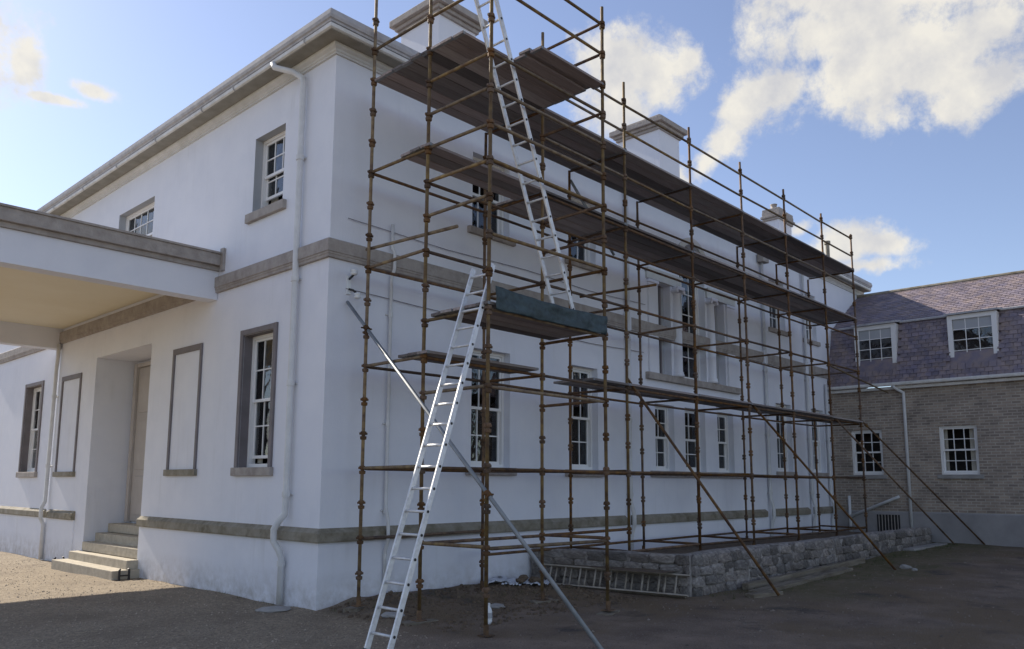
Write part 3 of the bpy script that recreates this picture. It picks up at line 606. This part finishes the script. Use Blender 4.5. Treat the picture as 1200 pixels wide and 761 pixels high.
b = MB(); b.tube([(XA-0.06, -.5, .35), (XA-0.06, -.5, 1.5)], 0.045, 10); b.tube([(XA-0.09, -.5, .86), (XA-0.12, -1.9, 1.45), (XA-0.12, -2.0, 1.49)], 0.045, 10); b.build('waste_pipe', 'pipe', annex, True)
b = MB(); b.box(XA-0.05, XA-0.02, -1.95, -1.3, .3, .95); v = b.build('cellar_grille', 'iron', annex)
for k in range(7): b = MB(); b.tube([(XA-0.065, -1.9+k*0.09, .3), (XA-0.065, -1.9+k*0.09, .95)], 0.012, 6); b.build('bar', 'stone', v)
# mansard: two slopes of single slates laid in courses
S0, S1, S2 = Vector((XA-0.16, 0, 4.90)), Vector((XA+0.5, 0, 6.86)), Vector((22.0, 0, 8.42))
def slates(name, a, bb, rowh, wid, y0, y1, holes=(), m='slate'):
    L = (bb-a).length; d = (bb-a)/L; nrm = Vector((-d.z, 0, d.x)); b = MB(); rows = int(L/rowh); rh = L/rows
    for r in range(rows):
        y = y0-(0.5*wid if r % 2 else 0)
        while y < y1:
            w0, w1 = max(y+0.006, y0), min(y+wid-0.006, y1)
            if w1-w0 > 0.03:
                p = a+d*(r*rh); q = a+d*min(L, (r+1)*rh+0.06); zz = (p.z+q.z)/2
                if not any(h[0] < (w0+w1)/2 < h[1] and h[2] < zz < h[3] for h in holes):
                    t0 = 0.022+random.uniform(-0.003, 0.005); t1 = 0.006; j = random.uniform(-0.012, 0.012)
                    p2 = p+d*j
                    pts = []
                    for (s, t) in ((p2, -0.006+t0), (q, t1)):
                        for yy in (w0, w1): pts.append((s+nrm*t, yy)); 
                    lo = [Vector((s.x, yy, s.z)) for s, yy in ((p2+nrm*0.002, w0), (p2+nrm*0.002, w1), (q-nrm*0.006, w1), (q-nrm*0.006, w0))]
                    hi = [Vector((s.x, yy, s.z)) for s, yy in ((p2+nrm*t0, w0), (p2+nrm*t0, w1), (q+nrm*t1, w1), (q+nrm*t1, w0))]
                    b.hexa(lo+hi)
            y += wid
    return kind(b.build(name, m, annex), 'stuff')
dorm = [(-2.10, -.86), (-4.84, -3.56), (-7.55, -6.3), (-10.2, -8.95), (-12.9, -11.6)]
holes = [(d0-0.02, d1+0.02, 5.32, 6.9) for d0, d1 in dorm]
slates('slate_courses', S0, S1, 0.135, 0.2, YE, -0.01, holes); slates('slate_courses', S1+Vector((-0.05, 0, 0.0)), S2, 0.15, 0.21, YE, -0.01)
b = MB(); nn = Vector((0.02, 0, -0.01)); b.quad(*[(p.x+0.03, y, p.z-0.03) for p, y in ((S0, YE), (S0, 0), (S1, 0), (S1, YE))]); b.quad(*[(p.x+0.03, y, p.z-0.03) for p, y in ((S1, YE), (S1, 0), (S2, 0), (S2, YE))]); b.quad((22.03, YE, 8.39), (22.03, 0, 8.39), (25, 0, 6.8), (25, YE, 6.8)); b.build('roof_boarding', 'slate', annex)
b = MB(); b.tube([(22.0, YE, 8.44), (22.0, -0.01, 8.44)], 0.07, 8); b.build('ridge_roll', 'stone_moss', annex)
for (y0, y1) in zip([-0.01]+[d[0]-0.03 for d in dorm], [d[1]+0.03 for d in dorm]+[YE]):
    b = MB(); b.box(XA+0.40, XA+0.50, y1, y0, 6.83, 6.90); b.build('lead_roll', 'blocking', annex, bevel=0.02)
for (y0, y1) in dorm:      # dormers: white boxes standing out of the steep slope
    xf = XA+0.10; z0, z1 = 5.34, 6.80; b = MB()
    b.box(y0, y0+0.13, xf-XA, xf-XA+0.12, z0, z1, TA); b.box(y1-0.13, y1, xf-XA, xf-XA+0.12, z0, z1, TA); b.box(y0+0.13, y1-0.13, xf-XA, xf-XA+0.12, z1-0.13, z1, TA); b.box(y0+0.13, y1-0.13, xf-XA, xf-XA+0.12, z0, z0+0.10, TA)
    dm = b.build('dormer', 'sash', annex)
    for yy in (y0, y1-0.03):
        b = MB(); b.box(xf+0.12, XA+0.75, yy+0.002, yy+0.028, z0, z1); b.build('cheek', 'gutter', dm)
    b = MB(); b.hexa([(xf-0.08, y0-0.06, z1+0.002), (xf-0.08, y1+0.06, z1+0.002), (XA+0.95, y1+0.06, z1+0.16), (XA+0.95, y0-0.06, z1+0.16), (xf-0.08, y0-0.06, z1+0.06), (xf-0.08, y1+0.06, z1+0.06), (XA+0.95, y1+0.06, z1+0.22), (XA+0.95, y0-0.06, z1+0.22)]); b.build('dormer_roof', 'blocking', dm)
    b = MB(); b.box(xf-0.06, xf+0.1, y0-0.03, y1+0.03, z0-0.07, z0-0.002); b.build('dormer_sill', 'stone', dm)
    u0, u1, q0, q1 = y0+0.132, y1-0.132, z0+0.102, z1-0.132
    s = MB(); cw = (u1-u0-0.044)/3; rh = (q1-q0-0.066)/4
    for c in (1, 2): s.box(u0+c*cw+(c-1)*0.022, u0+c*cw+(c-1)*0.022+0.022, 0.14, 0.17, q0, q1, TA)
    for r in (1, 2, 3):
        for c in range(3): s.box(u0+c*(cw+0.022), u0+c*(cw+0.022)+cw, 0.141, 0.169, q0+r*rh+(r-1)*0.022, q0+r*(rh+0.022), TA)
    s.build('glazing_bars', 'sash', dm)
    for c in range(3):
        for r in range(4):
            key = ('d', round(cw, 3), round(rh, 3))
            if key not in _pane: g = MB(); g.box(-cw/2-.003, cw/2+.003, -.003, .003, -rh/2-.003, rh/2+.003, lambda u, d, z: (d, u, z)); _pane[key] = g.mesh('pane', 'glass')
            put('pane', _pane[key], dm, TA(u0+c*(cw+0.022)+cw/2, 0.156, q0+r*(rh+0.022)+rh/2))
    b = MB(); b.box(u0+0.01, u1-0.01, 0.147, 0.1515, q1-rh*1.05, q1, TA); b.build('roller_blind', 'blind', dm)

# ------------------------------------------------------------------ low garden wall round the terrace
lw = empty('low_wall', (5.2, -3.0, 0)); tag(lw, 'low rough grey masonry wall enclosing the terrace below the scaffold', 'wall')
def rough_wall(p0, p1, thick, zb, zt, name, seed):
    p0 = Vector((*p0, 0)); p1 = Vector((*p1, 0)); L = (p1-p0).length; d = (p1-p0)/L; n = Vector((d.y, -d.x, 0)); b = MB()
    prof = [(0, zb), (0, None), (0.02, 'm'), (0.02, 'h'), (-0.01, 't1'), (0.06, 't'), (thick/2, 'tt'), (thick-0.06, 't'), (thick, 't1'), (thick, zb)]
    nu = int(L/0.09); prof = []
    for k in range(9): prof.append((0, zb+(zt-zb)*k/8))
    prof += [(0.05, zt+0.03), (thick*0.33, zt+0.045), (thick*0.66, zt+0.045), (thick-0.05, zt+0.03)]
    for k in range(8, -1, -4): prof.append((thick, zb+(zt-zb)*k/8))
    for i in range(nu+1):
        for (o, z) in prof:
            p = p0+d*(L*i/nu)-n*o; q = Vector((p.x, p.y, z))
            e = mnoise.noise(q*3.1+Vector((seed, 0, 0)))*0.045+mnoise.noise(q*8+Vector((0, seed, 0)))*0.022
            sgn = 1 if o < thick/2 else -1
            q = q+n*e*sgn; q.z += 0.5*mnoise.noise(Vector((q.x*1.2, q.y*1.2, seed)))*0.06*((z-zb)/(zt-zb)); b.v.append(tuple(q))
    m = len(prof)
    for i in range(nu):
        for k in range(m-1): a = i*m+k; b.f.append((a, a+1, a+m+1, a+m))
    b.f.append(tuple(range(m))); b.f.append(tuple(nu*m+k for k in range(m)))
    return b.build(name, 'rubble', lw, True)
rough_wall((5.25, -3.05), (18.0, -3.05), 0.32, -0.15, 0.63, 'long_wall', 3.0)
rough_wall((4.52, -0.08), (5.17, -3.02), 0.32, -0.15, 0.62, 'return_wall', 8.0)
def stone_mesh(seed):
    bm = bmesh.new(); bmesh.ops.create_cube(bm, size=1); bmesh.ops.subdivide_edges(bm, edges=bm.edges[:], cuts=3, use_grid_fill=True)
    for v in bm.verts:
        c = v.co.copy(); l3 = (abs(c.x)**6+abs(c.y)**6+abs(c.z)**6)**(1/6); c = c*(0.5/l3)*0.97
        v.co = c*(1+0.30*mnoise.noise(c*2.3+Vector((seed*3.7, seed, 0)))+0.13*mnoise.noise(c*6+Vector((0, seed*2.1, 0))))
    me = bpy.data.meshes.new('stone'); bm.to_mesh(me); bm.free(); me.polygons.foreach_set('use_smooth', [True]*len(me.polygons)); me.materials.append(M['rubble_stone']); return me
SM = [stone_mesh(k) for k in range(8)]
def stone_face(p0, p1, parent, rows):
    P, Q = Vector((*p0, 0)), Vector((*p1, 0)); L = (Q-P).length; d = (Q-P)/L; n = Vector((d.y, -d.x, 0)); ang = math.atan2(d.y, d.x)
    for (za, zb) in rows:
        s = -random.uniform(0, .2)
        while s < L-0.05:
            w = random.uniform(.16, .52); a, e = max(s, 0.0), min(s+w, L); s += w
            if e-a < 0.08: continue
            c = P+d*((a+e)/2)+n*random.uniform(-.055, -.015)
            o = put('stone', random.choice(SM), parent, (c.x, c.y, (za+zb)/2+random.uniform(-.012, .012))); o.scale = (e-a+.01, .15*random.uniform(.8, 1.1), (zb-za)*random.uniform(.85, 1.12)+.01); o.rotation_euler = (random.uniform(-.05, .05), random.uniform(-.04, .04), ang+random.uniform(-.03, .03))
wall_of = {o.name: o for o in lw.children}
stone_face((5.22, -3.05), (17.95, -3.05), wall_of['long_wall'], [(-.06, .14), (.14, .31), (.31, .48), (.48, .66)])
stone_face((4.52, -0.10), (5.15, -3.0), wall_of['return_wall'], [(-.06, .16), (.16, .34), (.34, .50), (.50, .65)])
b = MB(); b.box(15.3, 18.2, -3.42, -3.12, 0.05, 0.24); b.build('kerb_stone', 'concrete', lw, bevel=0.03)
terr = MB()
for j in range(8):
    for i in range(40): x = 4.6+i*14.4/39; y = -2.85+j*2.84/7; terr.v.append((x+ (0.0 if y > -2.8 else 0), y, 0.40+0.03*mnoise.noise(Vector((x*1.7, y*1.7, 1)))))
for j in range(7):
    for i in range(39): k = j*40+i; terr.f.append((k, k+1, k+41, k+40))
kind(terr.build('terrace_ground', 'soil', None, True), 'structure')

# ------------------------------------------------------------------ scaffold
XC = [.375, 2.85, 5.19, 7.58, 9.85, 12.14, 14.46, 16.6]
yI, yM, yO = -.486, -1.81, -3.05
TUB = 0.0255
scaf = empty('scaffold', (8, -1.8, 0)); tag(scaf, 'tall rusty tube scaffold with timber decks along the white house', 'scaffold')
def cup_mesh():
    b = MB(); b.lathe([(0.026, -0.05), (0.044, -0.045), (0.048, -0.01), (0.046, 0.0), (0.027, 0.004), (0.027, 0.02), (0.046, 0.024), (0.048, 0.05), (0.04, 0.072), (0.026, 0.075)], (0, 0, 0), 10)
    b.box(0.04, 0.065, -0.012, 0.012, 0.025, 0.055); b.box(-0.065, -0.04, -0.012, 0.012, 0.025, 0.055)
    return b.mesh('cup_joint', 'rust')
CUP = cup_mesh(); stds = {}
def standard(x, y, z0, z1, m, plate=True):
    lx, ly = random.uniform(-.012, .012), random.uniform(-.012, .012)
    bx_, by_ = random.uniform(-.008, .008), random.uniform(-.008, .008); b = MB(); b.tube([(x-lx, y-ly, z0), (x-lx*.3+bx_, y-ly*.3+by_, z0+(z1-z0)*.35), (x+lx*.4-bx_, y+ly*.4+by_, z0+(z1-z0)*.7), (x+lx, y+ly, z1)], TUB, 12); s = b.build('standard', m, scaf, True)
    # world_loc(scaf) is subtracted by put(); cups sit on the tube
    k = 0.5 if z0 < 0.3 else 1.0
    while k < z1-0.08:
        t = (k+0.02-z0)/(z1-z0); put('cup_joint', CUP, s, (x-lx+2*lx*t, y-ly+2*ly*t, k+0.0)); k += 0.5
    if plate:
        b = MB(); b.box(x-0.075, x+0.075, y-0.075, y+0.075, z0-0.012, z0); b.tube([(x, y, z0), (x, y, z0+0.12)], 0.034, 10); b.build('base_plate', 'rust', s)
    stds[(x, y)] = s; return s
TOPS = {0: 10.1, 1: 9.38, 2: 9.40, 3: 9.31, 4: 9.24, 5: 9.22, 6: 9.18, 7: 9.1}
for i, x in enumerate(XC):
    zb = gh(x, yM)+0.03 if i < 2 else 0.44
    standard(x, yM, zb, TOPS[i], 'rust2' if i < 3 else 'rust')
    zb = gh(x, yI)+0.03 if i < 2 else 0.44
    standard(x, yI, zb, 10.1 if i == 0 else (8.0 if i < 7 else 7.96), 'rust2' if i == 0 else 'rust')
standard(XC[0], yO, gh(XC[0], yO)+0.02, 10.1, 'rust2'); standard(XC[1], yO, gh(XC[1], yO)+0.05, 9.32, 'rust2')
def bar(name, p, q, m='rust', sag=0.0, ends=True):
    p, q = Vector(p), Vector(q); d = (q-p).normalized()
    b = MB(); j = Vector((0, 0, random.uniform(-.02, .02)))
    b.tube([p+d*0.03, p+d*0.09, q-d*0.09+j, q-d*0.03+j], [0.018, 0.024, 0.024, 0.018], 10); return b.build(name, m, scaf, True)
def row_ledgers(y, z, i0, i1, m='rust'):
    for i in range(i0, i1): bar('ledger', (XC[i], y, z+0.03), (XC[i+1], y, z+0.03), m)
for z in (2.0, 3.5, 5.0, 6.5): row_ledgers(yI, z, 0, 7)
for z in (2.0, 3.5, 5.0, 6.0): row_ledgers(yM, z, 0, 7)
row_ledgers(yI, 7.5, 1, 7); row_ledgers(yM, 7.5, 1, 7, 'rust2')
row_ledgers(yM, 6.5, 1, 7)
for z in (8.4, 8.92): row_ledgers(yM, z, 1, 7, 'rust2')
row_ledgers(yM, 1.0, 0, 2); row_ledgers(yI, 1.0, 0, 1); row_ledgers(yI, .62, 1, 7); row_ledgers(yM, .62, 2, 7)
for z in (1.0, 3.0, 4.0, 5.0, 6.0, 6.5, 7.0, 7.5, 8.5, 9.0): bar('ledger', (XC[0], yO, z+.03), (XC[1], yO, z+.03), 'rust2')
for z in (2.0, 3.5, 5.0, 6.5, 8.5): bar('transom', (XC[0], yI, z+.04), (XC[0], yM, z+.04), 'rust2')
for z in (1.0, 3.0, 4.0, 5.5, 6.0, 6.5, 7.0, 7.5, 8.5): bar('transom', (XC[0], yM, z+.04), (XC[0], yO, z+.04), 'rust2')
for z in (1.0, 3.0, 4.0, 5.0, 5.5, 6.0, 7.5, 8.5, 9.0): bar('transom', (XC[1], yM, z+.04), (XC[1], yO, z+.04), 'rust')
for i, x in enumerate(XC[1:], 1):
    for z in (2.0, 3.5, 5.0, 6.5, 7.94): bar('transom', (x, yI, z+.04), (x, yM, z+.04), 'rust')
    if i >= 2: bar('transom', (x, yI, .66), (x, yM, .66), 'rust')
bar('ledger', (XC[6], yM-.05, 4.97), (18.9, yM-.05, 4.6), 'rust2')
# couplers and raking braces
def brace(p, q, m='rust', r=0.0245, coupl=()):
    b = MB(); b.tube([p, q], r, 10); o = b.build('brace', m, scaf, True)
    p, q = Vector(p), Vector(q)
    for t in coupl:
        c = p+(q-p)*t; d = (q-p).normalized(); b = MB(); b.tube([c-d*0.045, c+d*0.045], r+0.016, 10); b.tube([c+Vector((-.10, 0, 0)), c+Vector((.09, 0, 0.0))], 0.012, 6); b.build('coupler', 'rust', o)
brace((.322, -.05, 4.57), (.322, -4.92, 0.0), 'galv', 0.026, (0.105, 0.63))
brace((5.25, -1.745, 3.75), (6.2, -4.05, 0.02), coupl=(0.08,)); brace((9.93, -1.745, 3.72), (11.3, -4.25, 0.06), coupl=(0.08,))
brace((14.5, -1.745, 3.75), (18.25, -3.6, 0.18), coupl=(0.06,)); brace((16.65, -1.745, 3.72), (19.1-.12, -4.15, 0.2), coupl=(0.06,))
brace((5.3, -.43, 7.85), (6.75, -.43, 6.62), 'galv', 0.03)
brace((.43, -.35, 5.36), (.43, -2.38, 5.28), 'rust2'); brace((5.245, -.7, 5.41), (5.245, -2.42, 5.36), 'rust')
# decks: every board its own piece
BW = 0.222
_bm = {}
_b = MB(); _b.box(-.02, .02, -BW/2+.0055, BW/2-.0055, -.0015, .0395); BAND = _b.mesh('end_band', 'galv')
def board(x0, x1, y, z):
    L = round((x1-x0)*20)/20
    if L not in _bm:
        b = MB(); b.box(-L/2, L/2, -BW/2+0.007, BW/2-0.007, 0, 0.038)
        _bm[L] = b.mesh('deck_board', 'board', bevel=0.003)
    o = put('deck_board', _bm[L], scaf, ((x0+x1)/2+random.uniform(-.02, .02), y, z+random.uniform(0, .009)))
    o.rotation_euler = (random.uniform(-.012, .012), random.uniform(-.002, .002), random.uniform(-.003, .003))
    for sg in (-1, 1):
        e = bpy.data.objects.new('end_band', BAND); COL.objects.link(e); e.parent = o; e.location = (sg*(L/2-0.03), 0, 0)
    return o
def deck(x0, x1, ya, n, z):
    for k in range(n): board(x0, x1, ya+BW*(k+0.5), z)
def run(i0, i1, ya, n, z):
    for i in range(i0, i1): deck(XC[i]-0.02, XC[i+1]-0.03, ya, n, z+(0.012 if i % 2 else 0))
deck(.34, 2.82, -2.76+BW, 9, 7.99); deck(1.36, 2.82, -2.76, 1, 7.995); deck(1.36, 2.86, -3.09, 1, 7.99)
deck(1.36, 2.86, -3.09+BW, 1, 8.032)
run(1, 7, -1.87, 6, 7.99)
deck(.34, 2.84, -1.90, 3, 6.555); run(1, 7, -1.87, 5, 6.555)
deck(.34, 2.62, -1.94, 3, 3.575); deck(4.05, XC[2]-0.03, -1.9, 4, 3.575); run(2, 7, -1.9, 4, 3.575)
deck(.32, 2.80, -3.09, 5, 4.075)
# sole boards under the near standards
for (x, y) in ((XC[0], yI), (XC[0], yM), (XC[1], yM), (XC[1], yO)):
    g = gh(x, y); b = MB(); a = random.uniform(-.5, .5); ca, sa = math.cos(a), math.sin(a)
    b.box(-.24, .24, -.11, .11, -0.06, g*0+0.018, lambda u, v, z: (x+u*ca-v*sa, y+u*sa+v*ca, g+z)); b.build('sole_board', 'wood', scaf, bevel=0.006)

# ------------------------------------------------------------------ ladders
def ladder(name, label, foot, top, wdir, width, m, rung_m, spacing=0.275, second=None):
    F, Tp, wd = Vector(foot), Vector(top), Vector(wdir).normalized(); d = (Tp-F); L = d.length; d /= L
    nrm = d.cross(wd).normalized(); root = empty(name, foot); tag(root, label, 'ladder')
    secs = [(0, L, 0)]
    if second: secs.append(second)
    for (s0, s1, off) in secs:
        for sg in (-1, 1):
            c = wd*(sg*width/2*(1-off*0.08)); b = MB(); hw, ht = 0.013, 0.034
            P = []
            for s in (s0, s1):
                for (a, e) in ((-hw, -ht), (hw, -ht), (hw, ht), (-hw, ht)): P.append(F+d*s+c+wd*a+nrm*(e+off))
            b.hexa(P); b.build('rail', m, root, bevel=0.004)
            if off == 0:
                b = MB(); P = []
                for s in (-0.03, 0.05):
                    for (a, e) in ((-.02, -.04), (.02, -.04), (.02, .04), (-.02, .04)): P.append(F+d*s+c+wd*a+nrm*e)
                b.hexa(P); b.build('rubber_foot', 'iron', root)
        s = s0+0.22
        while s < s1-0.12:
            b = MB(); c = F+d*s+nrm*off; b.tube([c-wd*(width/2-0.005), c+wd*(width/2-0.005)], 0.0165, 10); b.build('rung', rung_m, root, True)
            for sg in (1,):
                b2 = MB(); b2.tube([c+wd*(width/2+0.012), c+wd*(width/2+0.018)], 0.017, 8); b2.build('rung_end', 'iron', root)
            s += spacing
    return root
ladder('ladder', 'bright aluminium ladder leaning from the ground up to the sheeted platform', (-1.39, -3.21, gh(-1.39, -3.21)+0.03), (.56, -2.76, 4.67), (0, -1, 0), .37, 'alu', 'alu')
ladder('ladder', 'aluminium ladder climbing from the sheeted platform through the top deck opening', (2.35, -2.73, 4.15), (.12, -2.86, 9.25), (0, -1, 0), .34, 'alu', 'alu')
ladder('ladder', 'dull double ladder lying on its side along the foot of the low wall', (4.36, -.42, .235), (4.94, -3.12, .20), (0.42, 0.10, 1), .33, 'alu_old', 'alu_old', 0.29, (0.08, 2.7, -0.07))

# ------------------------------------------------------------------ loose things
b = MB(); nu, nv = 60, 12
for j in range(nv+1):
    for i in range(nu+1):
        u, v = i/nu, j/nv; x = .42+u*2.38; z = 4.33-0.31*v-0.035*math.sin(u*3.1)*(1-v)-0.03*u*(1-v)+0.012*mnoise.noise(Vector((u*7, 0, 2)))
        y = yO-0.075-0.016*math.sin(u*19+v*2.5+2*math.sin(u*7))*(.3+v)-0.014*mnoise.noise(Vector((u*11, v*3, 0)))-0.008*mnoise.noise(Vector((u*30, v*9, 4)))
        b.v.append((x, y, z))
for j in range(nv):
    for i in range(nu): k = j*(nu+1)+i; b.f.append((k, k+1, k+nu+2, k+nu+1))
t = b.build('debris_sheet', 'tarp', None, True); tag(t, 'dark teal sheet hung along the outer edge of the ladder platform', 'sheet')
sm = t.modifiers.new('thickness', 'SOLIDIFY'); sm.thickness = 0.004
bx, by = 0.98, -2.5; bz = gh(bx, by)
bo = empty('plastic_bottle', (bx, by, bz)); tag(bo, 'white plastic bottle standing on the soil by the outer scaffold pole', 'bottle')
b = MB(); b.lathe([(0.036, 0), (0.042, 0.006), (0.043, 0.05), (0.040, 0.06), (0.043, 0.07), (0.043, 0.16), (0.036, 0.19), (0.018, 0.225), (0.015, 0.24)], (bx, by, bz), 18); b.build('body', 'white_plastic', bo, True)
b = MB(); b.lathe([(0.018, 0), (0.018, 0.025), (0.012, 0.03)], (bx, by, bz+0.24), 12); b.build('cap', 'white_plastic', bo)
b = MB(); b.lathe([(0.0445, 0), (0.0445, 0.07)], (bx, by, bz+0.08), 18); b.build('wrapper', 'blind', bo)
# timbers by the low wall
def timber(p, q, w, h, label, m='wood'):
    P, Q = Vector(p), Vector(q); d = (Q-P).normalized(); n = Vector((-d.y, d.x, 0)).normalized(); up = n.cross(d)*-1; b = MB()
    pts = []
    for zz in (0, h):
        for (s, e) in ((P, -1), (Q, -1), (Q, 1), (P, 1)): pts.append(s+n*(e*w/2)+Vector((0, 0, zz)))
    b.hexa(pts); o = b.build('timber_beam', m, None, bevel=0.008); return tag(o, label, 'timber', 'timbers beside the low wall')
def tz(x, y): return gh(x, y)-0.01
timber((6.6, -3.25, tz(6.6, -3.3)), (12.2, -3.25, tz(12.2, -3.3)), .12, .12, 'long weathered timber lying tight against the low wall')
timber((6.2, -3.62, tz(6.2, -3.6)), (10.6, -3.52, tz(10.6, -3.5)), .22, .065, 'outer weathered timber lying on the ground beside the low wall')
timber((5.75, -3.75, tz(5.7, -3.7)), (6.5, -3.9, tz(6.5, -3.9)), .2, .07, 'short broken timber end by the foot of the raking tube')
# plastic sheet and stones at the wall foot
b = MB(); nu = 26
for j in range(nu+1):
    for i in range(nu+1):
        u, v = i/nu, j/nu; x = 3.05+u*1.35; y = -1.0+v*0.95; wv = 0.05*mnoise.noise(Vector((u*7, v*7, 5)))+0.03*mnoise.noise(Vector((u*16, v*16, 2)))
        b.v.append((x+0.1*math.sin(v*7), y+0.08*math.sin(u*9), gh(x, y)+0.05+wv))
for j in range(nu):
    for i in range(nu):
        if math.hypot((i/nu-.5)*2, (j/nu-.5)*2) < 0.93+0.15*math.sin(i*1.3+j): k = j*(nu+1)+i; b.f.append((k, k+1, k+nu+2, k+nu+1))
sh = b.build('plastic_sheet', 'sheet', None, True); tag(sh, 'crumpled pale plastic sheet on the soil at the house wall', 'sheet')
sm = sh.modifiers.new('thickness', 'SOLIDIFY'); sm.thickness = 0.003
def rock(x, y, r, z, name, label, m='concrete', seed=0, flat=0.6):
    bm = bmesh.new(); bmesh.ops.create_icosphere(bm, subdivisions=2, radius=r)
    for v in bm.verts:
        n = mnoise.noise(v.co*(1.6/r)+Vector((seed*7.1, seed, 0))); v.co *= 1+0.32*n; v.co.z *= flat; v.co.x *= 1.25
    me = bpy.data.meshes.new(name); bm.to_mesh(me); bm.free(); me.materials.append(M[m])
    o = bpy.data.objects.new(name, me); COL.objects.link(o); o.location = (x, y, z+r*flat*0.45); o.rotation_euler = (0, 0, seed*1.7)
    return tag(o, label, 'stone')
for i, (x, y, r) in enumerate([(3.5, -.75, .07), (3.85, -.5, .085), (3.72, -.9, .10)]):
    o = rock(x, y, r, gh(x, y)+0.07, 'stone', ['smallest', 'middle sized', 'largest'][i]+' of three dark stones on the crumpled pale plastic sheet', 'soil', i+1); o['group'] = 'stones on the plastic sheet'
rock(.35, -1.3, .13, gh(.35, -1.3), 'stone', 'flat pale stone in the soil between ladder and house', 'concrete', 5, 0.3)
rock(1.9, -1.75, .12, gh(1.9, -1.75), 'stone', 'half buried pale stone on the mound of soil under the scaffold', 'concrete', 8, 0.35)
rock(-.35, .55, .2, gh(-.35, .55), 'stone', 'flat stone on the gravel under the corner rainwater pipe', 'concrete', 9, 0.22)
for (x, y, i) in ((11.6, -4.35, 3), (11.35, -4.6, 4)): o = rock(x, y, .095 if i == 3 else .06, gh(x, y), 'stone', ('larger' if i == 3 else 'smaller')+' of two pale stones beside the second raking tube', 'concrete', i); o['group'] = 'small stones by the raking tube'
# boot scrapers either side of the steps
for (y, z, lab) in ((6.1, .0, 'black iron boot scraper at the near end of the door step'), (9.5, .0, 'black iron boot scraper at the far end of the door step')):
    x = -0.36 if y < 7 else -0.34; y = 5.9 if y < 7 else 9.5; g = gh(x, y)-0.02
    e = tag(empty('boot_scraper', (x, y, g)), lab, 'boot scraper')
    for k in (-1, 1):
        b = MB(); b.tube([(x+k*.09, y, g), (x+k*.09, y, g+.20), (x+k*.07, y, g+.23)], [0.024, 0.022, 0.014], 8); b.build('post', 'iron', e)
    b = MB(); b.box(x-.09, x+.09, y-.006, y+.006, g+.09, g+.12); b.build('blade', 'iron', e)
# gravel pebbles and grass tufts
def scatter_pebbles():
    b = MB()
    for k in range(5200):
        x = random.uniform(-6.5, 0.0); y = random.uniform(-3.5, 12)
        if x > -0.1 or (x > -0.8 and 5.7 < y < 9.7): continue
        r = random.uniform(.006, .017)*(1.6 if random.random() < .06 else 1); z = gh(x, y)+r*0.2
        a = random.uniform(0, 6.28); i = len(b.v)
        for t in range(5): b.v.append((x+r*math.cos(a+t*1.257)*random.uniform(.8, 1.3), y+r*math.sin(a+t*1.257)*random.uniform(.8, 1.3), z-r*.3))
        b.v.append((x, y, z+r*.6)); b.f += [(i+t, i+(t+1) % 5, i+5) for t in range(5)]
    o = b.build('loose_gravel', 'pebble'); kind(o, 'stuff'); o['label'] = 'loose pale gravel scattered in front of the porch'; o['category'] = 'gravel'
scatter_pebbles()
def yard_stones():
    b = MB()
    for k in range(3600):
        x = random.uniform(-1.5, 19); y = random.uniform(-9.5, -2.4)
        if y > -3.5 and x > 4.3: continue
        r = random.uniform(.006, .02)*(2.0 if random.random() < .05 else 1); z = gh(x, y)+r*.15; a = random.uniform(0, 6.28); i = len(b.v)
        for t in range(5): b.v.append((x+r*math.cos(a+t*1.257)*random.uniform(.7, 1.3), y+r*math.sin(a+t*1.257)*random.uniform(.7, 1.3), z-r*.3))
        b.v.append((x, y, z+r*.5)); b.f += [(i+t, i+(t+1) % 5, i+5) for t in range(5)]
    o = b.build('loose_stones', 'grit'); kind(o, 'stuff'); o['label'] = 'small loose stones strewn over the dark yard'; o['category'] = 'stones'
yard_stones()
def tufts():
    b = MB()
    def tuft(x, y, n, h):
        for k in range(n):
            px, py = x+random.gauss(0, .04), y+random.gauss(0, .04); a = random.uniform(0, 6.28); hh = h*random.uniform(.5, 1.2); z = gh(px, py)-.01; w = .004; lean = random.uniform(.2, .8)*hh
            i = len(b.v); b.v += [(px-w*math.sin(a), py+w*math.cos(a), z), (px+w*math.sin(a), py-w*math.cos(a), z), (px+lean*math.cos(a), py+lean*math.sin(a), z+hh)]; b.f.append((i, i+1, i+2))
    for k in range(330):
        x = random.uniform(5.4, 18.5); y = -3.2-abs(random.gauss(0, .35)); tuft(x, y, 9, .05)
    for k in range(140):
        x = random.uniform(10, 18.8); y = random.uniform(-5.2, -3.3); tuft(x, y, 7, .035)
    for k in range(60): tuft(random.uniform(.1, 4.4), random.uniform(-1.5, -.08), 8, .06)
    for k in range(26): tuft(-abs(random.gauss(.08, .06)), random.uniform(.3, 5.8), 7, .05)
    o = b.build('grass_tufts', 'grass'); kind(o, 'stuff'); o['label'] = 'thin grass and weeds at the foot of the walls'; o['category'] = 'grass'
tufts()
def clods():
    b = MB()
    for k in range(900):
        x = random.uniform(.0, 4.4); y = random.uniform(-2.6, -.1); r = random.uniform(.012, .045); z = gh(x, y); i = len(b.v); a = random.uniform(0, 6)
        for t in range(5): b.v.append((x+r*math.cos(a+t*1.257)*random.uniform(.7, 1.3), y+r*math.sin(a+t*1.257)*random.uniform(.7, 1.3), z-.01))
        for t in range(5): b.v.append((x+.6*r*math.cos(a+t*1.257), y+.6*r*math.sin(a+t*1.257), z+r*random.uniform(.4, .9)))
        b.f += [(i+t, i+(t+1) % 5, i+5+(t+1) % 5, i+5+t) for t in range(5)]+[tuple(i+5+t for t in range(5))]
    o = b.build('soil_clods', 'soil'); kind(o, 'stuff'); o['label'] = 'dark loose clods of earth heaped along the house wall'; o['category'] = 'soil'
clods()
